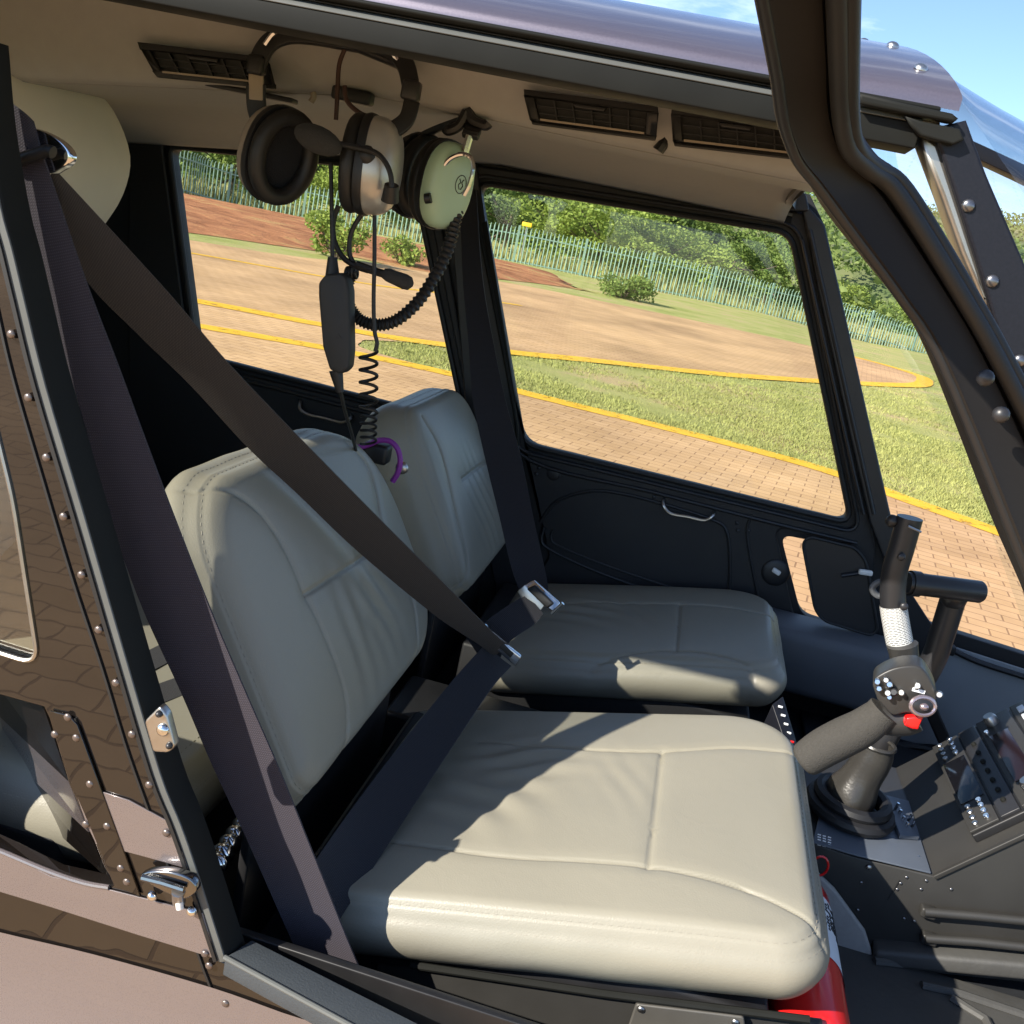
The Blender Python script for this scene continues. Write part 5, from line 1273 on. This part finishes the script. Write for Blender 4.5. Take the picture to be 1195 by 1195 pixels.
def headset_a():
    root = empty('headset', PY(395, 60, .43))
    c1, c2 = PY(324, 181, .44), PY(431, 193, .42)
    ear_cup(root, c1, (.80, -.60, -.10), (.05, .1, 1), 'ear_beige')
    s2, M2 = ear_cup(root, c2, (-.95, -.08, -.05), (-.14, .1, 1), 'ear_silver', .041, .054, .036)
    def band(px, Y, w, name='headband', m='black', t=.005):
        q = cr([PY(a, b, c if c else Y) for a, b, c in px], 6); MB().sweep(q, [(-w, -t), (w, -t), (w, t), (-w, t)], (.3, -1, .15)).build(name, m, root, bevel=.0015)
    band([(309, 152, .44), (301, 132, .44), (299, 116, .44), (299, 98, .44)], .44, .011)
    band([(299, 118, .438), (299, 86, .438)], .44, .0085, 'slider', 'ear_beige', .003)
    band([(300, 86, .438), (301, 74, .438), (308, 58, .44), (320, 46, .445), (340, 40, .45), (370, 42, .455), (405, 48, .455), (440, 54, .45), (462, 62, .44), (474, 78, .435), (479, 98, .43)], .44, .010)
    MB().box(PY(300, 76, .437), (.020, .016, .022)).build('adjuster', 'black', root, bevel=.004)
    MB().box(PY(480, 106, .43), (.021, .016, .022)).build('adjuster', 'knob_dark', root, bevel=.004)
    MB().tube(cr([PY(x, y, .434) for x, y in ((458, 60), (466, 74), (480, 98), (481, 124))], 5), .0035, 8).build('slider', 'chrome', root, True)
    band([(481, 118, .43), (474, 140, .425), (455, 155, .415), (440, 170, .40), (432, 178, .392)], .42, .009)
    MB().ball(PY(429, 182, .385), (.012, .012, .008), frame_axes((.3, -1, 0)), 14, 8).build('yoke_pivot', 'black', root, True)
    MB().tube(cr([PY(x, y, .432) for x, y in ((309, 52), (318, 40), (326, 36))], 5), .0028, 6).build('band_wire', 'chrome', root, True)
    # boom microphone
    tube_px(root, 'microphone_boom', [(392, 167), (415, 172), (438, 178), (450, 190), (456, 205), (457, 220)], .365, .0030, 'black')
    MB().ball(PY(371, 163, .362), (.029, .013, .0145), Matrix.Rotation(radians(12), 3, 'Y'), 18, 10).build('microphone', 'mic_foam', root, True)
    MB().tube([PY(457, 216, .368), PY(455, 234, .375)], [.008, .010], 12).build('boom_pivot', 'black', root, True)
    # straight cable, control box, cable to the jack
    tube_px(root, 'cable', [(386, 190), (387, 240), (388, 308)], .43, .0026, 'cord_black')
    MB().tube([PY(388, 300, .43), PY(388, 322, .43)], [.0055, .0085], 10).build('strain_relief', 'cord_black', root, True)
    bx = [(379, 320), (398, 318), (404, 325), (407, 340), (408, 410), (406, 430), (398, 437), (384, 432), (376, 405), (371, 345), (371, 330)]
    MB().prism([PY(x, y, .418) for x, y in bx], (0, .024, 0)).build('control_box', 'box_plastic', root, bevel=.004)
    MB().prism([PY(x, y, .4172) for x, y in ((394, 388), (399, 395), (391, 396))], (0, .001, 0)).build('box_mark', 'black', root)
    MB().tube([PY(392, 432, .43), PY(397, 458, .43)], [.0085, .0045], 10).build('strain_relief', 'cord_black', root, True)
    tube_px(root, 'cable', [(397, 455), (402, 478, .45), (410, 505, .5), (416, 528, .58)], .43, .0022, 'cord_black')
    # second cable with a coiled stretch
    MB().tube([PY(437, 238, .43), PY(437, 250, .43)], [.006, .0045], 10).build('strain_relief', 'cord_black', root, True)
    tube_px(root, 'cable', [(437, 245), (437, 300), (436, 350), (437, 385), (440, 400), (438, 410)], .43, .0026, 'cord_black')
    co = []; n = 110
    for i in range(n):
        f = i/(n-1); y = 410+f*72; a = f*2*pi*5; co.append(PY(430+10*cos(a), y+1.5*sin(a), .43+.05*f+.006*sin(a)))
    MB().tube(co, .0021, 8).build('coiled_cable', 'cord_black', root, True)
    co = []
    for i in range(90):
        f = i/89; y = 482+f*36; a = f*2*pi*4.5; co.append(PY(430+9*cos(a), y+2*sin(a), .62+.006*sin(a)))
    MB().tube(co, .0019, 8).build('coiled_cable', 'cord_black', root, True)
    tag(root, 'beige and silver headset with a boom microphone and black control box on its cable', 'headset', 'headsets hanging from the ceiling hooks')
headset_a()
def headset_b():
    root = empty('headset', PY(545, 150, .5))
    c1, c2 = PY(517, 216, .50), PY(484, 205, .565)
    sh, M1 = ear_cup(root, c1, (-.80, .52, .05), (.10, -.05, 1), 'ear_green', .036, .051, .026)
    ear_cup(root, c2, (.62, -.5, .05), (.10, .2, 1), 'ear_pad', .036, .051, .03)
    # emblem on the outer face
    e = c1+M1 @ Vector((-.004, .006, -.0262)); R_ = MB(); ax, ay, an = M1.col[0], M1.col[1], M1.col[2]
    R_.tube([e+ax*.0085*cos(q*pi/12)+ay*.0105*sin(q*pi/12) for q in range(25)], .0005, 5, False)
    for s in (-1, 1): R_.tube(cr([e+ax*(.0035*s)+ay*.006, e+ax*(.001*s)+ay*.002, e+ax*(.0035*s)-ay*.001, e+ax*(.001*s)-ay*.006], 3), .0006, 5)
    R_.build('emblem', 'mic_foam', sh)
    MB().tube(cr([PY(x, y, .47) for x, y in ((498, 232), (505, 218), (514, 200), (524, 186), (538, 180), (549, 184), (552, 196), (548, 214), (541, 228))], 6), .0028, 8).build('yoke', 'chrome', root, True)
    MB().tube([PY(496, 232, .462), PY(503, 231, .462)], .006, 10).build('yoke_pivot', 'black', root, True)
    MB().tube(cr([PY(x, y, .49) for x, y in ((541, 182), (545, 168), (548, 158))], 5), .005, 8).build('slider', 'chrome', root, True)
    q = cr([PY(x, y, Y) for x, y, Y in ((548, 160, .49), (552, 150, .5), (545, 140, .52), (525, 145, .54), (500, 155, .56), (485, 165, .57))], 6)
    MB().sweep(q, [(-.010, -.004), (.010, -.004), (.010, .004), (-.010, .004)], (0, -.4, 1)).build('headband', 'black', root, bevel=.0015)
    # corrugated hose sweeping down and round
    hz = cr([PY(x, y, Y) for x, y, Y in ((536, 236, .51), (530, 262, .50), (522, 292, .49), (506, 325, .48), (486, 354, .47), (462, 374, .46), (440, 379, .455), (420, 373, .45), (408, 358, .45), (404, 340, .45), (408, 324, .45))], 26)
    rs = [.0072+.0011*sin(i*1.25) for i in range(len(hz))]; MB().tube(hz, rs, 10).build('corrugated_hose', 'cord_black', root, True)
    co = []
    for i in range(60):
        f = i/59; a = f*2*pi*3.5; co.append(PY(404+f*12+2.5*cos(a), 320-f*3+7*sin(a), .45+.005*cos(a)))
    MB().tube(co, .0024, 8).build('coiled_cable', 'cord_black', root, True)
    tube_px(root, 'cable', [(395, 240), (389, 258), (390, 280), (400, 300), (416, 311), (430, 316)], .445, .0034, 'cord_black')
    tube_px(root, 'cable', [(430, 243), (418, 256), (409, 275), (408, 296), (414, 310), (415, 318)], .45, .0030, 'cord_black')
    tube_px(root, 'microphone_boom', [(416, 309), (436, 316), (456, 322)], .445, .0048, 'cord_black')
    m0, m1 = PY(448, 319, .445), PY(478, 331, .445)
    MB().tube([m0, m0.lerp(m1, .15), m0.lerp(m1, .8), m1, m1+(m1-m0)*.12], [.006, .0078, .0092, .0082, .003], 12).build('microphone', 'mic_foam', root, True)
    tag(root, 'headset with a pale green ear cup and a thick ribbed hose looping below', 'headset', 'headsets hanging from the ceiling hooks')
headset_b()
def hooks():
    for px in ([(545, 128), (552, 140), (566, 146), (570, 143)], [(545, 130), (536, 146), (524, 152), (520, 149)]):
        MB().tube(cr([PY(x, y, .50) for x, y in px], 5), .0065, 8).build('hanging_hook', 'black', HL, True)
    MB().box(PY(425, 55, .46), (.12, .03, .016), Matrix.Rotation(radians(10), 3, 'Y')).build('hanging_bar', 'black', HL, bevel=.005)
    MB().box(PY(412, 112, .50), (.05, .02, .016)).build('hanging_clip', 'black', HL, bevel=.004)
    tube = cr([PY(x, y, .455) for x, y in ((402, 58), (396, 75), (394, 100), (393, 125), (392, 140))], 5); MB().tube(tube, .0028, 8).build('ceiling_cable', 'wire_brown', HL, True)
    tube = cr([PY(x, y, .455) for x, y in ((402, 100), (405, 118), (420, 132), (436, 138), (450, 145))], 5); MB().tube(tube, .0028, 8).build('ceiling_cable', 'wire_brown', HL, True)
    MB().tube(cr([PY(x, y, .50) for x, y in ((365, 108), (366, 113), (363, 119))], 3), .004, 8).build('hanging_hook', 'ear_beige', HL, True)
hooks()
def purple_loop():
    root = empty('cord_loop', PY(440, 540, .66))
    tube_px(root, 'cord', [(412, 519), (418, 522), (430, 519), (442, 514), (455, 515), (464, 524), (467, 538), (464, 552), (458, 562)], .68, .0042, 'purple_cord')
    MB().box(PY(440, 528, .70), (.04, .03, .03)).build('jack_block', 'black', root, bevel=.006)
    MB().ball(PY(469, 546, .70), (.010, .006, .010), None, 12, 8).build('jack_plug', 'steel', root, True)
    tag(root, 'purple cord looped over a black jack block between the two backrests', 'cord')
purple_loop()
